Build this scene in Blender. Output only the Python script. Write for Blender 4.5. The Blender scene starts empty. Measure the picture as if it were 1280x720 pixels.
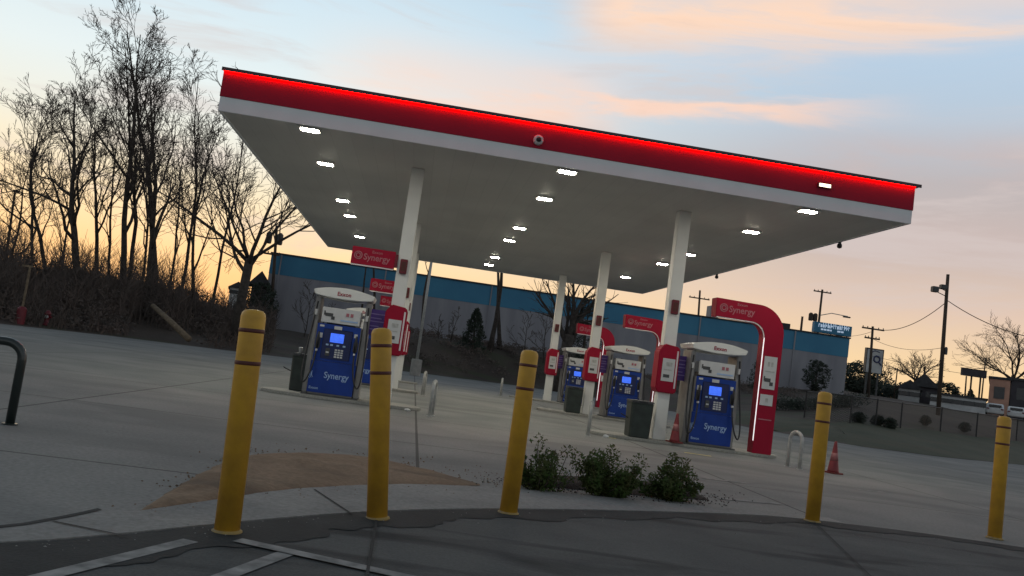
import bpy, bmesh, math, random
import numpy as np
from mathutils import Vector, Matrix, noise as mnoise
random.seed(7)
C = bpy.context
S = C.scene
COL = S.collection
PI = math.pi
R = math.radians

# ------------------------------------------------------------------ camera
F, YAW, PITCH, ROLL = 1064.01, 0.102840, 0.091941, 0.137650
CAM = np.array([4.2828, -16.189, 1.2])
cy, sy, cp, sp = math.cos(YAW), math.sin(YAW), math.cos(PITCH), math.sin(PITCH)
FW = np.array([sy*cp, cy*cp, sp]); RT0 = np.array([cy, -sy, 0.0]); UP0 = np.cross(RT0, FW)
RT = math.cos(ROLL)*RT0 + math.sin(ROLL)*UP0
UP = -math.sin(ROLL)*RT0 + math.cos(ROLL)*UP0
def ray(px, py): return RT*(px-640)/F - UP*(py-360)/F + FW
def G(px, py, z=0.0):                       # survey point on a level plane
    d = ray(px, py); return CAM + d*((z-CAM[2])/d[2])
def V(px, py, Y):                           # survey point at a known depth
    d = ray(px, py); return CAM + d*((Y-CAM[1])/d[1])
cam = bpy.data.cameras.new('camera'); co = bpy.data.objects.new('camera', cam); COL.objects.link(co)
M4 = Matrix(((RT[0], UP[0], -FW[0], CAM[0]), (RT[1], UP[1], -FW[1], CAM[1]), (RT[2], UP[2], -FW[2], CAM[2]), (0, 0, 0, 1)))
co.matrix_world = M4
cam.sensor_width = 36; cam.lens = 36*F/1280; cam.clip_end = 6000; cam.clip_start = .05
S.camera = co

# ------------------------------------------------------------------ materials
def mat(name, col, rough=.6, var=.12, scale=6, bump=0, metal=0, col2=None, emit=0, detail=5, stretch=None, spec=None, clear=0):
    m = bpy.data.materials.new(name); m.use_nodes = True
    nt = m.node_tree; b = nt.nodes['Principled BSDF']
    b.inputs['Roughness'].default_value = rough; b.inputs['Metallic'].default_value = metal
    if spec is not None: b.inputs['Specular IOR Level'].default_value = spec
    if clear: b.inputs['Coat Weight'].default_value = clear
    tc = nt.nodes.new('ShaderNodeTexCoord'); mp = nt.nodes.new('ShaderNodeMapping')
    nt.links.new(tc.outputs['Object'], mp.inputs[0])
    if stretch: mp.inputs['Scale'].default_value = stretch
    n = nt.nodes.new('ShaderNodeTexNoise'); n.inputs['Scale'].default_value = scale; n.inputs['Detail'].default_value = detail
    nt.links.new(mp.outputs[0], n.inputs['Vector'])
    r = nt.nodes.new('ShaderNodeValToRGB')
    c2 = col2 or tuple(max(0, c*(1-2*var)) for c in col)
    c1 = col if col2 else tuple(min(1, c*(1+var)) for c in col)
    r.color_ramp.elements[0].position = .3; r.color_ramp.elements[1].position = .7
    r.color_ramp.elements[0].color = (*c2, 1); r.color_ramp.elements[1].color = (*c1, 1)
    nt.links.new(n.outputs['Fac'], r.inputs['Fac'])
    nt.links.new(r.outputs['Color'], b.inputs['Base Color'])
    if bump:
        bp = nt.nodes.new('ShaderNodeBump'); bp.inputs['Strength'].default_value = bump; bp.inputs['Distance'].default_value = .02
        n2 = nt.nodes.new('ShaderNodeTexNoise'); n2.inputs['Scale'].default_value = scale*6; n2.inputs['Detail'].default_value = 6
        nt.links.new(mp.outputs[0], n2.inputs['Vector'])
        nt.links.new(n2.outputs['Fac'], bp.inputs['Height']); nt.links.new(bp.outputs[0], b.inputs['Normal'])
    if emit:
        b.inputs['Emission Color'].default_value = (*col, 1); b.inputs['Emission Strength'].default_value = emit
    m['bsdf'] = 1
    return m
M = {}
M['white'] = mat('white_paint', (.74, .74, .71), .4, .03, 2)
M['fwhite'] = mat('fascia_white', (.80, .81, .82), .5, .03, 1.5)
M['red'] = mat('red_panel', (.33, .006, .030), .5, .06, 1.2, spec=.2)
M['darkred'] = mat('dark_red', (.15, .010, .02), .4, .08, 5)
M['trim'] = mat('dark_trim', (.06, .03, .035), .5, .1, 5)
M['yellow'] = mat('yellow_sleeve', (.68, .38, .035), .5, .07, 7, col2=(.50, .27, .035), bump=.12)
M['brownband'] = mat('brown_band', (.09, .018, .012), .5, .1, 20)
M['grey'] = mat('grey_metal', (.30, .29, .28), .45, .1, 5, metal=.3)
M['darkgrey'] = mat('dark_grey', (.07, .072, .075), .55, .15, 8)
M['black'] = mat('black_rubber', (.018, .018, .02), .5, .2, 10)
M['blue'] = mat('blue_panel', (.010, .045, .27), .4, .1, 2.5, spec=.3)
M['navy'] = mat('navy_panel', (.008, .018, .10), .35, .1, 4)
M['ltblue'] = mat('pale_blue_print', (.35, .50, .75), .5, .05, 5)
M['print'] = mat('white_print', (.58, .58, .58), .5, .05, 5)
M['dim'] = mat('faded_print', (.40, .13, .16), .5, .05, 5)
M['purple'] = mat('purple_sign', (.10, .045, .30), .4, .1, 5)
M['lilac'] = mat('lilac_print', (.30, .22, .55), .5, .05, 5)
M['screen'] = mat('lit_screen', (.05, .15, .85), .3, .35, 14, emit=.85)
M['strip'] = mat('white_led', (1, .93, .95), .4, 0, 2, emit=.8)
M['stripoff'] = mat('pale_strip', (.72, .62, .64), .4, .03, 3)
M['redled'] = mat('red_led', (1, .0012, .0006), .4, 0, 2, emit=18)
M['lamp'] = mat('lamp_lens', (1, .93, .76), .4, 0, 2, emit=170)
M['warmlamp'] = mat('warm_lens', (1, .82, .55), .4, 0, 2, emit=3)
M['steel'] = mat('galvanised_steel', (.46, .46, .44), .5, .12, 12, metal=.2)
M['wood'] = mat('weathered_wood', (.075, .055, .042), .9, .2, 4, stretch=(6, 6, .6))
M['log'] = mat('bare_log', (.20, .15, .10), .9, .2, 6)
M['bark'] = mat('bark', (.060, .049, .042), .95, .25, 5, bump=.4)
M['twig'] = mat('twig', (.075, .058, .050), .95, .2, 3)
M['brush'] = mat('brush', (.125, .092, .078), .95, .3, .6, col2=(.070, .060, .054))
M['leaf'] = mat('leaf', (.046, .092, .022), .7, .3, 9, col2=(.060, .056, .020), spec=.12)
M['conifer'] = mat('conifer_leaf', (.022, .034, .020), .8, .3, 2)
M['mulch'] = mat('mulch', (.030, .022, .017), .95, .35, 22, bump=.8)
M['bwall'] = mat('building_wall', (.33, .325, .355), .8, .10, .6, col2=(.23, .23, .26), stretch=(1.6, 1, .35))
M['bblue'] = mat('building_blue', (.06, .25, .40), .7, .12, .25, col2=(.04, .18, .32))  # blue paint made paler, with haze mixed into the colour
M['roofd'] = mat('dark_roof', (.05, .05, .055), .9, .2, 2)
M['pinkwall'] = mat('pink_wall', (.50, .28, .21), .8, .15, .6)
M['offwhite'] = mat('offwhite_siding', (.52, .52, .52), .8, .12, 1)
M['darkwall'] = mat('dark_wall', (.05, .045, .055), .8, .15, 1)
M['glassd'] = mat('dark_glass', (.02, .025, .03), .1, .1, 3)
M['cone'] = mat('cone_red', (.21, .018, .022), .5, .12, 8)
M['paint'] = mat('worn_line_paint', (.33, .33, .32), .85, .2, 9, col2=(.11, .115, .115), detail=9)
M['ypaint'] = mat('yellow_line_paint', (.72, .62, .22), .7, .15, 14)
M['car'] = mat('car_white', (.7, .7, .7), .25, .05, 3)
M['concfoot'] = mat('pole_footing', (.32, .31, .29), .9, .1, 5, bump=.3)

def ground_mat(name, c1, c2, scale=.5, joint=None, stain=None, fine=30, bump=.25, rough=.85, jc=.45):
    """broad tone patches + fine grain + optional saw-cut joints + stains"""
    m = bpy.data.materials.new(name); m.use_nodes = True; nt = m.node_tree; b = nt.nodes['Principled BSDF']
    b.inputs['Roughness'].default_value = rough; b.inputs['Specular IOR Level'].default_value = .3
    L = nt.links.new
    tc = nt.nodes.new('ShaderNodeTexCoord')
    n = nt.nodes.new('ShaderNodeTexNoise'); n.inputs['Scale'].default_value = scale; n.inputs['Detail'].default_value = 7; n.inputs['Distortion'].default_value = .6
    L(tc.outputs['Object'], n.inputs['Vector'])
    r = nt.nodes.new('ShaderNodeValToRGB'); r.color_ramp.elements[0].position = .32; r.color_ramp.elements[1].position = .68
    r.color_ramp.elements[0].color = (*c1, 1); r.color_ramp.elements[1].color = (*c2, 1); L(n.outputs['Fac'], r.inputs['Fac'])
    g = nt.nodes.new('ShaderNodeTexNoise'); g.inputs['Scale'].default_value = fine; g.inputs['Detail'].default_value = 4
    L(tc.outputs['Object'], g.inputs['Vector'])
    mr = nt.nodes.new('ShaderNodeMapRange'); mr.inputs['From Min'].default_value = .3; mr.inputs['From Max'].default_value = .7; mr.inputs['To Min'].default_value = .82; mr.inputs['To Max'].default_value = 1.15
    L(g.outputs['Fac'], mr.inputs['Value'])
    mx = nt.nodes.new('ShaderNodeMix'); mx.data_type = 'RGBA'; mx.blend_type = 'MULTIPLY'; mx.inputs[0].default_value = 1
    L(r.outputs['Color'], mx.inputs[6]); L(mr.outputs[0], mx.inputs[7])
    out = mx.outputs[2]
    if stain:
        s = nt.nodes.new('ShaderNodeTexNoise'); s.inputs['Scale'].default_value = stain[0]; s.inputs['Detail'].default_value = 5; s.inputs['Distortion'].default_value = 1.2
        mp = nt.nodes.new('ShaderNodeMapping'); mp.inputs['Rotation'].default_value = (0, 0, R(30)); mp.inputs['Scale'].default_value = (.35, 1.3, 1)
        L(tc.outputs['Object'], mp.inputs[0]); L(mp.outputs[0], s.inputs['Vector'])
        sr = nt.nodes.new('ShaderNodeMapRange'); sr.inputs['From Min'].default_value = .52; sr.inputs['From Max'].default_value = .66; sr.inputs['To Max'].default_value = stain[2]
        L(s.outputs['Fac'], sr.inputs['Value'])
        m2 = nt.nodes.new('ShaderNodeMix'); m2.data_type = 'RGBA'; L(sr.outputs[0], m2.inputs[0]); L(out, m2.inputs[6]); m2.inputs[7].default_value = (*stain[1], 1)
        out = m2.outputs[2]
    if joint:
        br = nt.nodes.new('ShaderNodeTexBrick'); br.offset = 0; br.inputs['Scale'].default_value = 1
        br.inputs['Brick Width'].default_value = joint[0]; br.inputs['Row Height'].default_value = joint[1]; br.inputs['Mortar Size'].default_value = joint[2]; br.inputs['Mortar Smooth'].default_value = .3
        br.inputs['Color1'].default_value = (1, 1, 1, 1); br.inputs['Color2'].default_value = (.93, .93, .93, 1); br.inputs['Mortar'].default_value = (jc, jc, jc, 1)
        L(tc.outputs['Object'], br.inputs['Vector'])
        m3 = nt.nodes.new('ShaderNodeMix'); m3.data_type = 'RGBA'; m3.blend_type = 'MULTIPLY'; m3.inputs[0].default_value = 1
        L(out, m3.inputs[6]); L(br.outputs['Color'], m3.inputs[7]); out = m3.outputs[2]
    L(out, b.inputs['Base Color'])
    bp = nt.nodes.new('ShaderNodeBump'); bp.inputs['Strength'].default_value = bump; bp.inputs['Distance'].default_value = .01
    L(g.outputs['Fac'], bp.inputs['Height']); L(bp.outputs[0], b.inputs['Normal'])
    return m
M['conc'] = ground_mat('concrete_lot', (.168, .174, .172), (.246, .246, .234), .5, (4.5, 4.5, .022), (.45, (.135, .14, .14), .7), jc=.32)
M['island'] = ground_mat('island_concrete', (.27, .265, .24), (.34, .33, .30), 1.2)
M['kerb'] = ground_mat('kerb_concrete', (.20, .20, .195), (.27, .265, .25), 1.5)
M['asph'] = ground_mat('asphalt', (.062, .067, .069), (.100, .104, .103), .8, None, (1.1, (.026, .029, .031), .95), 60, .6)
M['seal'] = ground_mat('fresh_asphalt', (.017, .020, .022), (.034, .038, .040), 2.0, None, None, 50, .5)
M['dirt'] = ground_mat('bare_dirt', (.16, .105, .065), (.25, .175, .115), 1.6, None, (1.2, (.10, .072, .05), .7), 26, .9)
M['terr'] = ground_mat('bank_ground', (.050, .038, .032), (.080, .062, .050), .35, None, (.35, (.05, .055, .03), .8), 9, .8)
M['grass'] = ground_mat('dull_grass', (.050, .058, .036), (.078, .080, .052), .5, None, (.5, (.085, .07, .045), .6), 14, .8)

# white canopy deck with plank seams
def deck_mat():
    m = mat('deck_panels', (.66, .655, .62), .6, .05, .4, spec=.15)
    nt = m.node_tree; b = nt.nodes['Principled BSDF']
    tc = nt.nodes.new('ShaderNodeTexCoord'); w = nt.nodes.new('ShaderNodeTexBrick'); w.offset = 0
    w.inputs['Scale'].default_value = 1; w.inputs['Brick Width'].default_value = .41; w.inputs['Row Height'].default_value = 7; w.inputs['Mortar Size'].default_value = .010; w.inputs['Mortar Smooth'].default_value = 1
    nt.links.new(tc.outputs['Object'], w.inputs['Vector'])
    bp = nt.nodes.new('ShaderNodeBump'); bp.invert = True; bp.inputs['Strength'].default_value = .25; bp.inputs['Distance'].default_value = .008
    w.inputs['Color1'].default_value = (1, 1, 1, 1); w.inputs['Color2'].default_value = (.95, .95, .95, 1); w.inputs['Mortar'].default_value = (.86, .86, .86, 1)
    mx = nt.nodes.new('ShaderNodeMix'); mx.data_type = 'RGBA'; mx.blend_type = 'MULTIPLY'; mx.inputs[0].default_value = 1
    src = b.inputs['Base Color'].links[0].from_socket; nt.links.new(src, mx.inputs[6]); nt.links.new(w.outputs['Color'], mx.inputs[7]); nt.links.new(mx.outputs[2], b.inputs['Base Color'])
    nt.links.new(w.outputs['Fac'], bp.inputs['Height']); nt.links.new(bp.outputs[0], b.inputs['Normal'])
    return m
M['deck'] = deck_mat()
# chain-link mesh: woven wire with open gaps
def link_mat():
    m = bpy.data.materials.new('chain_link'); m.use_nodes = True; nt = m.node_tree; L = nt.links.new
    b = nt.nodes['Principled BSDF']; b.inputs['Base Color'].default_value = (.035, .035, .035, 1); b.inputs['Roughness'].default_value = .5
    tc = nt.nodes.new('ShaderNodeTexCoord'); fac = []
    for s in (1, -1):
        mp = nt.nodes.new('ShaderNodeMapping'); mp.inputs['Rotation'].default_value = (0, R(45*s), 0)
        L(tc.outputs['Object'], mp.inputs[0])
        w = nt.nodes.new('ShaderNodeTexWave'); w.inputs['Scale'].default_value = 5; w.bands_direction = 'X'; L(mp.outputs[0], w.inputs['Vector'])
        g = nt.nodes.new('ShaderNodeMath'); g.operation = 'GREATER_THAN'; g.inputs[1].default_value = .90; L(w.outputs['Fac'], g.inputs[0]); fac.append(g)
    mx = nt.nodes.new('ShaderNodeMath'); mx.operation = 'MAXIMUM'; L(fac[0].outputs[0], mx.inputs[0]); L(fac[1].outputs[0], mx.inputs[1])
    t = nt.nodes.new('ShaderNodeBsdfTransparent'); ms = nt.nodes.new('ShaderNodeMixShader')
    L(mx.outputs[0], ms.inputs[0]); L(t.outputs[0], ms.inputs[1]); L(b.outputs[0], ms.inputs[2])
    L(ms.outputs[0], nt.nodes['Material Output'].inputs['Surface'])
    return m
M['link'] = link_mat()

# ------------------------------------------------------------------ mesh helpers
class MB:
    def __init__(s): s.v = []; s.f = []
    def quadstrip(s, rings, closed=True, cap=True):
        base = len(s.v); n = len(rings[0])
        for r in rings: s.v += [tuple(p) for p in r]
        for i in range(len(rings)-1):
            for j in range(n if closed else n-1):
                a = base+i*n+j; b = base+i*n+(j+1) % n
                s.f.append((a, b, b+n, a+n))
        if cap and closed:
            s.f.append(tuple(base+j for j in reversed(range(n))))
            s.f.append(tuple(base+(len(rings)-1)*n+j for j in range(n)))
        return s
    def box(s, x0, x1, y0, y1, z0, z1):
        b = len(s.v)
        s.v += [(x0, y0, z0), (x1, y0, z0), (x1, y1, z0), (x0, y1, z0), (x0, y0, z1), (x1, y0, z1), (x1, y1, z1), (x0, y1, z1)]
        for q in ((3, 2, 1, 0), (4, 5, 6, 7), (0, 1, 5, 4), (1, 2, 6, 5), (2, 3, 7, 6), (3, 0, 4, 7)): s.f.append(tuple(b+i for i in q))
        return s
    def tube(s, pts, rad, n=8, cap=True):
        pts = [Vector(p) for p in pts]; rings = []
        if not hasattr(rad, '__len__'): rad = [rad]*len(pts)
        up = None
        for i, p in enumerate(pts):
            d = (pts[min(i+1, len(pts)-1)]-pts[max(i-1, 0)]).normalized()
            if up is None: up = Vector((0, 0, 1)) if abs(d.z) < .9 else Vector((1, 0, 0))
            a = (up-d*up.dot(d))
            if a.length < 1e-4: a = d.orthogonal()
            a.normalize(); b = d.cross(a); up = a
            rings.append([p+(a*math.cos(t)+b*math.sin(t))*rad[i] for t in [2*PI*k/n for k in range(n)]])
        return s.quadstrip(rings, True, cap)
    def lathe(s, prof, n=20, c=(0, 0, 0), axis=None):
        rings = []
        for r, z in prof: rings.append([(c[0]+r*math.cos(2*PI*k/n), c[1]+r*math.sin(2*PI*k/n), c[2]+z) for k in range(n)])
        return s.quadstrip(rings)
    def prism(s, poly, y0, y1):             # polygon in XZ extruded along Y (ccw seen from -Y)
        n = len(poly); b = len(s.v)
        s.v += [(x, y0, z) for x, z in poly]+[(x, y1, z) for x, z in poly]
        s.f.append(tuple(b+i for i in range(n))); s.f.append(tuple(b+n+i for i in reversed(range(n))))
        for i in range(n):
            j = (i+1) % n; s.f.append((b+j, b+i, b+n+i, b+n+j))
        return s
    def prismz(s, poly, z0, z1):
        n = len(poly); b = len(s.v)
        s.v += [(p[0], p[1], z0) for p in poly]+[(p[0], p[1], z1) for p in poly]
        s.f.append(tuple(b+i for i in reversed(range(n)))); s.f.append(tuple(b+n+i for i in range(n)))
        for i in range(n):
            j = (i+1) % n; s.f.append((b+i, b+j, b+n+j, b+n+i))
        return s
    def sheet(s, poly, z):
        b = len(s.v); s.v += [(p[0], p[1], z) for p in poly]; s.f.append(tuple(b+i for i in range(len(poly)))); return s
    def build(s, name, m, parent=None, bevel=0, smooth=False, loc=None):
        me = bpy.data.meshes.new(name); me.from_pydata(s.v, [], s.f)
        bm = bmesh.new(); bm.from_mesh(me)
        if len(bm.faces) < 20000: bmesh.ops.recalc_face_normals(bm, faces=bm.faces)
        if bevel:
            es = [e for e in bm.edges if len(e.link_faces) == 2 and e.calc_face_angle(0) > .6]
            bmesh.ops.bevel(bm, geom=es, offset=bevel, segments=2, affect='EDGES', clamp_overlap=True)
        bm.to_mesh(me); bm.free()
        if smooth:
            for p in me.polygons: p.use_smooth = True
        me.materials.append(m)
        o = bpy.data.objects.new(name, me); COL.objects.link(o)
        if parent: o.parent = parent
        if loc is not None: o.location = loc
        return o
def tag(o, label=None, cat=None, group=None, kind=None):
    if label: o['label'] = label
    if cat: o['category'] = cat
    if group: o['group'] = group
    if kind: o['kind'] = kind
    return o
def thing(name, label, cat, loc=(0, 0, 0), rz=0, group=None):
    o = bpy.data.objects.new(name, None); COL.objects.link(o); o.empty_display_size = .2
    o.location = [float(v) for v in loc]; o.rotation_euler = (0, 0, rz); return tag(o, label, cat, group)
def dup(root, loc, label, rz=None, scale=None):
    def cp(o, par):
        c = o.copy(); COL.objects.link(c)
        if par: c.parent = par
        for ch in o.children: cp(ch, c)
        return c
    r = cp(root, None); r.location = [float(v) for v in loc]; r['label'] = label
    if rz is not None: r.rotation_euler.z = rz
    if scale: r.scale = scale
    return r
def text(name, body, size, m, parent, loc, sx=1.0, bold=0.0, align='CENTER', ext=.002):
    cu = bpy.data.curves.new(name, 'FONT'); cu.body = body; cu.size = size; cu.extrude = ext; cu.offset = bold
    cu.align_x = align; cu.resolution_u = 3
    t = bpy.data.objects.new(name, cu); COL.objects.link(t)
    dg = C.evaluated_depsgraph_get(); me = bpy.data.meshes.new_from_object(t.evaluated_get(dg))
    bpy.data.objects.remove(t); bpy.data.curves.remove(cu)
    for v in me.vertices:
        x, y, z = v.co; v.co = (x*sx, -z, y)
    me.materials.clear(); me.materials.append(m)
    o = bpy.data.objects.new(name, me); COL.objects.link(o); o.parent = parent; o.location = loc
    return o
def arc(cx, cz, r, a0, a1, n=10): return [(cx+r*math.cos(R(a0+(a1-a0)*i/n)), cz+r*math.sin(R(a0+(a1-a0)*i/n))) for i in range(n+1)]

# ------------------------------------------------------------------ terrain
LOT = [(-90, -8), (-40, 12), (-14, 23.5), (-11, 28.5), (-5, 31), (5, 40), (13, 43), (18, 36), (20, 20), (22, 15.6), (26, 16.2), (33, 20.3), (60, 34), (110, 55), (110, -80), (-90, -80)]
def lotdist(x, y):
    inside = False; best = 1e9; n = len(LOT)
    for i in range(n):
        x0, y0 = LOT[i]; x1, y1 = LOT[(i+1) % n]
        if (y0 > y) != (y1 > y) and x < (x1-x0)*(y-y0)/(y1-y0)+x0: inside = not inside
        dx, dy = x1-x0, y1-y0; t = max(0, min(1, ((x-x0)*dx+(y-y0)*dy)/(dx*dx+dy*dy)))
        best = min(best, math.hypot(x-x0-t*dx, y-y0-t*dy))
    return -best if inside else best
def sm(v, a, b): t = max(0, min(1, (v-a)/(b-a))); return t*t*(3-2*t)
def terr(x, y):
    d = lotdist(x, y)
    if d < 0: return -.03
    mid = sm(x, -3, 3)*(1-sm(x, 18, 23))
    z = -.03+.14*min(d, 11.5)*(1-mid)+mid*(2.35*sm(d, -.6, 5)+.04*min(d, 11.5))+.6*sm(d, 12, 60)
    z += 1.7*sm(d, 5, 42)*sm(x, 12, 32)
    z += .10*sm(d, 0, 3)*mnoise.noise(Vector((x*.5, y*.5, 0)))
    return z
def T(px, py, lo=10, hi=400):               # survey point where a line of sight meets the terrain
    d = ray(px, py)
    t = lo
    while t < hi:
        p = CAM+d*t
        if p[2] <= terr(p[0], p[1]): break
        t += .4
    return CAM+d*t
def setz(p): return (float(p[0]), float(p[1]), terr(p[0], p[1]))

xs = [-1500, -700, -350, -180, -110]+list(np.arange(-60, 80.1, 1.25))+[110, 150, 240, 400, 800, 1500]
ys = [-1500, -500, -150, -80, -40, -20]+list(np.arange(-4, 90.1, 1.25))+[110, 140, 200, 320, 600, 1000, 2000]
mb = MB()
for y in ys:
    for x in xs: mb.v.append((x, y, terr(x, y)))
n = len(xs)
for j in range(len(ys)-1):
    for i in range(n-1): mb.f.append((j*n+i, j*n+i+1, (j+1)*n+i+1, (j+1)*n+i))
tag(mb.build('ground', M['terr'], smooth=True), kind='structure')

# paved lot
lot = MB().sheet(LOT, 0.004)
tag(lot.build('concrete_lot', M['conc']), kind='structure')
# grass verge strips along the right lot edge follow the bank
gv = MB(); L_ = [(19.2, 24), (20.2, 20.2), (22, 15.9), (26, 16.5), (33, 20.6), (60, 34.3), (90, 47)]
dense = []
for (a, b) in zip(L_[:-1], L_[1:]):
    k = max(2, int(math.dist(a, b)/1.2))
    dense += [(a[0]+(b[0]-a[0])*i/k, a[1]+(b[1]-a[1])*i/k) for i in range(k)]
rows = []
for (x, y) in dense:
    q_ = sm(x, 20.2, 25); nx, ny = .6*(1-q_)-.42*q_, .8*(1-q_)+.91*q_
    rows.append([(x+nx*w, y+ny*w, max(.012, terr(x+nx*w, y+ny*w)+.012+.06*min(1, max(0, w)))) for w in (-.15, .5, 1.5, 3, 4.5, 6)])
gv.quadstrip(rows, closed=False, cap=False)
tag(gv.build('grass_verge', M['grass'], smooth=True), kind='structure')

# foreground: asphalt car park, kerb strip, dirt bed, mulch
AE = [(-60, -40), (-20, -22), (-4, -14.6), (1.2, -12.5)]+[(2.45, -11.73), (2.88, -11.25), (3.21, -10.82), (3.81, -10.10), (4.43, -9.5), (5.17, -8.98), (6.18, -8.36), (8.0, -7.42), (8.77, -7.25), (9.84, -7.15), (11.1, -7.3), (13, -7.7), (20, -10), (60, -26)]
def smoothline(P, it=2):
    for _ in range(it):
        Q = [P[0]]
        for a, b in zip(P[:-1], P[1:]):
            Q += [(a[0]*.75+b[0]*.25, a[1]*.75+b[1]*.25), (a[0]*.25+b[0]*.75, a[1]*.25+b[1]*.75)]
        P = Q+[P[-1]]
    return P
AEs = smoothline(AE)
tag(MB().sheet(AEs+[(60, -60), (-60, -60)], .010).build('asphalt_car_park', M['asph']), kind='structure')
def offset(P, w):
    out = []
    for i, p in enumerate(P):
        a = P[max(0, i-1)]; b = P[min(len(P)-1, i+1)]
        dx, dy = b[0]-a[0], b[1]-a[1]; l = math.hypot(dx, dy) or 1
        ww = w(i, p) if callable(w) else w
        out.append((p[0]-dy/l*ww, p[1]+dx/l*ww))
    return out
def band(P, w0, w1, z, name, m):
    a = offset(P, w0); b = offset(P, w1); mb = MB()
    mb.quadstrip([[(p[0], p[1], z), (q[0], q[1], z)] for p, q in zip(a, b)], closed=False, cap=False)
    return tag(mb.build(name, m), kind='structure')
# dark resealed joint along the edge of the asphalt, ragged on the near side
def ragged(i, p): return -.36-.30*(1-sm(p[0], 2.2, 4.2))-.22*mnoise.noise(Vector((p[0]*1.3, p[1]*1.3, 3)))-.05*mnoise.noise(Vector((p[0]*9, p[1]*9, 5)))-.10*mnoise.noise(Vector((p[0]*4, p[1]*4, 9)))
near = [p for p in smoothline(AE, 5) if -6 < p[0] < 16]
band(near, ragged, .0, .014, 'asphalt_seal_strip', M['seal'])
# kerb strip: a low concrete gutter
KE = [p for p in AEs if -8 < p[0] < 9.3]
ko = offset(KE, .015)
def kw(i, p): return .27+.77*sm(p[0], 2.3, 4.0)-.75*sm(p[0], 5.2, 8.3)
ki = offset(KE, kw)
kb = MB(); kb.quadstrip([[(a[0], a[1], .0), (a[0], a[1], .018), (b[0], b[1], .020), (b[0], b[1], 0)] for a, b in zip(ko, ki)], closed=False, cap=False)
tag(kb.build('kerb_strip', M['kerb']), kind='structure')
# saw-cut joints across the kerb
for k, (px, py, qx, qy) in enumerate([(66, 652, 160, 671), (393, 612, 440, 643)]):
    a, b = G(px, py, .02), G(qx, qy, .02); d = Vector((b[0]-a[0], b[1]-a[1], 0)).normalized(); nn = Vector((-d.y, d.x, 0))*.008
    tag(MB().sheet([(a[0]+nn.x, a[1]+nn.y), (a[0]-nn.x, a[1]-nn.y), (b[0]-nn.x, b[1]-nn.y), (b[0]+nn.x, b[1]+nn.y)], .024).build('kerb_joint', M['seal']), kind='structure')
kj = [p for p in zip(offset(KE, lambda i, p: kw(i, p)-.02), offset(KE, lambda i, p: kw(i, p)+.025)) if p[0][0] < 2.60]
tag(MB().quadstrip([[(a[0], a[1], .0235), (b[0], b[1], .0235)] for a, b in kj], closed=False, cap=False).build('kerb_joint', M['seal']), kind='structure')
# dirt bed (thin mounded heap)
def resample(P, n):
    d = [0]
    for a, b in zip(P[:-1], P[1:]): d.append(d[-1]+math.dist(a, b))
    out = []
    for k in range(n):
        t = d[-1]*k/(n-1); i = max(q for q in range(len(d)-1) if d[q] <= t+1e-9)
        u = (t-d[i])/max(1e-9, d[i+1]-d[i]); out.append((P[i][0]+(P[i+1][0]-P[i][0])*u, P[i][1]+(P[i+1][1]-P[i][1])*u))
    return out
def bed(top, bot, hgt, rough, name, m, seed, n=60, c=13):
    A = resample(smoothline([tuple(G(*p)[:2]) for p in top]), n); B = resample(smoothline([tuple(G(*p)[:2]) for p in bot]), n)
    rows = []
    for k, (a, b) in enumerate(zip(A, B)):
        row = []
        for q in range(c):
            u = q/(c-1); x = a[0]+(b[0]-a[0])*u; y = a[1]+(b[1]-a[1])*u
            w = math.sin(PI*u)*min(1, 4*k/n, 4*(n-1-k)/n)
            e = .05*mnoise.noise(Vector((x*6, y*6, seed))) if q in (0, c-1) and 0 < k < n-1 else 0
            row.append((x+e, y+e, .009+.018*min(1, w*3)+hgt*w**.7+rough*w*(mnoise.noise(Vector((x*4, y*4, seed)))+.6*mnoise.noise(Vector((x*13, y*13, seed))))))
        rows.append(row)
    tag(MB().quadstrip(rows, closed=False, cap=False).build(name, m, smooth=True), kind='structure')
bed([(166, 645), (228, 606), (290, 573), (345, 566), (450, 570), (530, 588), (600, 606)], [(166, 645), (210, 638), (275, 628), (340, 618), (400, 613), (500, 609), (600, 608)], .035, .03, 'dirt_bed', M['dirt'], 2)
bed([(636, 603), (665, 598), (760, 601), (850, 608), (884, 625)], [(636, 606), (700, 611), (760, 616), (810, 621), (884, 626)], .05, .03, 'mulch_bed', M['mulch'], 7)
# grit, clods and leaf litter scattered round the beds and along the seam
rnd = random.Random(21)
def scatter(name, m, spots, n, sz, label):
    mb = MB()
    for _ in range(n):
        px, py, sx_, sy_ = rnd.choice(spots); q = G(px+rnd.gauss(0, sx_), py+rnd.gauss(0, sy_)); r_ = sz*rnd.uniform(.3, 1.4)
        c = Vector((q[0], q[1], .012+r_*.3)); b = len(mb.v)
        for d in ((1, 0, 0), (0, 1, 0), (-1, 0, 0), (0, -1, 0), (0, 0, .8), (0, 0, -.6)): mb.v.append(tuple(c+Vector(d)*r_*rnd.uniform(.6, 1.3)))
        for a_ in range(4): mb.f += [(b+a_, b+(a_+1) % 4, b+4), (b+(a_+1) % 4, b+a_, b+5)]
    tag(mb.build(name, m), label, 'ground litter', kind='stuff')
scatter('dirt_clods', M['dirt'], [(x, y, 26, 6) for x, y in ((200, 640), (240, 605), (290, 578), (340, 568), (420, 570), (500, 580), (560, 592), (620, 604), (350, 618), (430, 613), (530, 609), (680, 604))], 600, .009, 'loose tan dirt clods round the bare dirt bed')
scatter('loose_grit', M['kerb'], [(x, y, 40, 6) for x, y in ((250, 662), (262, 660), (60, 684), (160, 674), (380, 650), (500, 642), (620, 642), (760, 645), (900, 648), (1000, 655), (1100, 668), (1200, 682))], 200, .006, 'pale loose grit along the asphalt edge')
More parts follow.
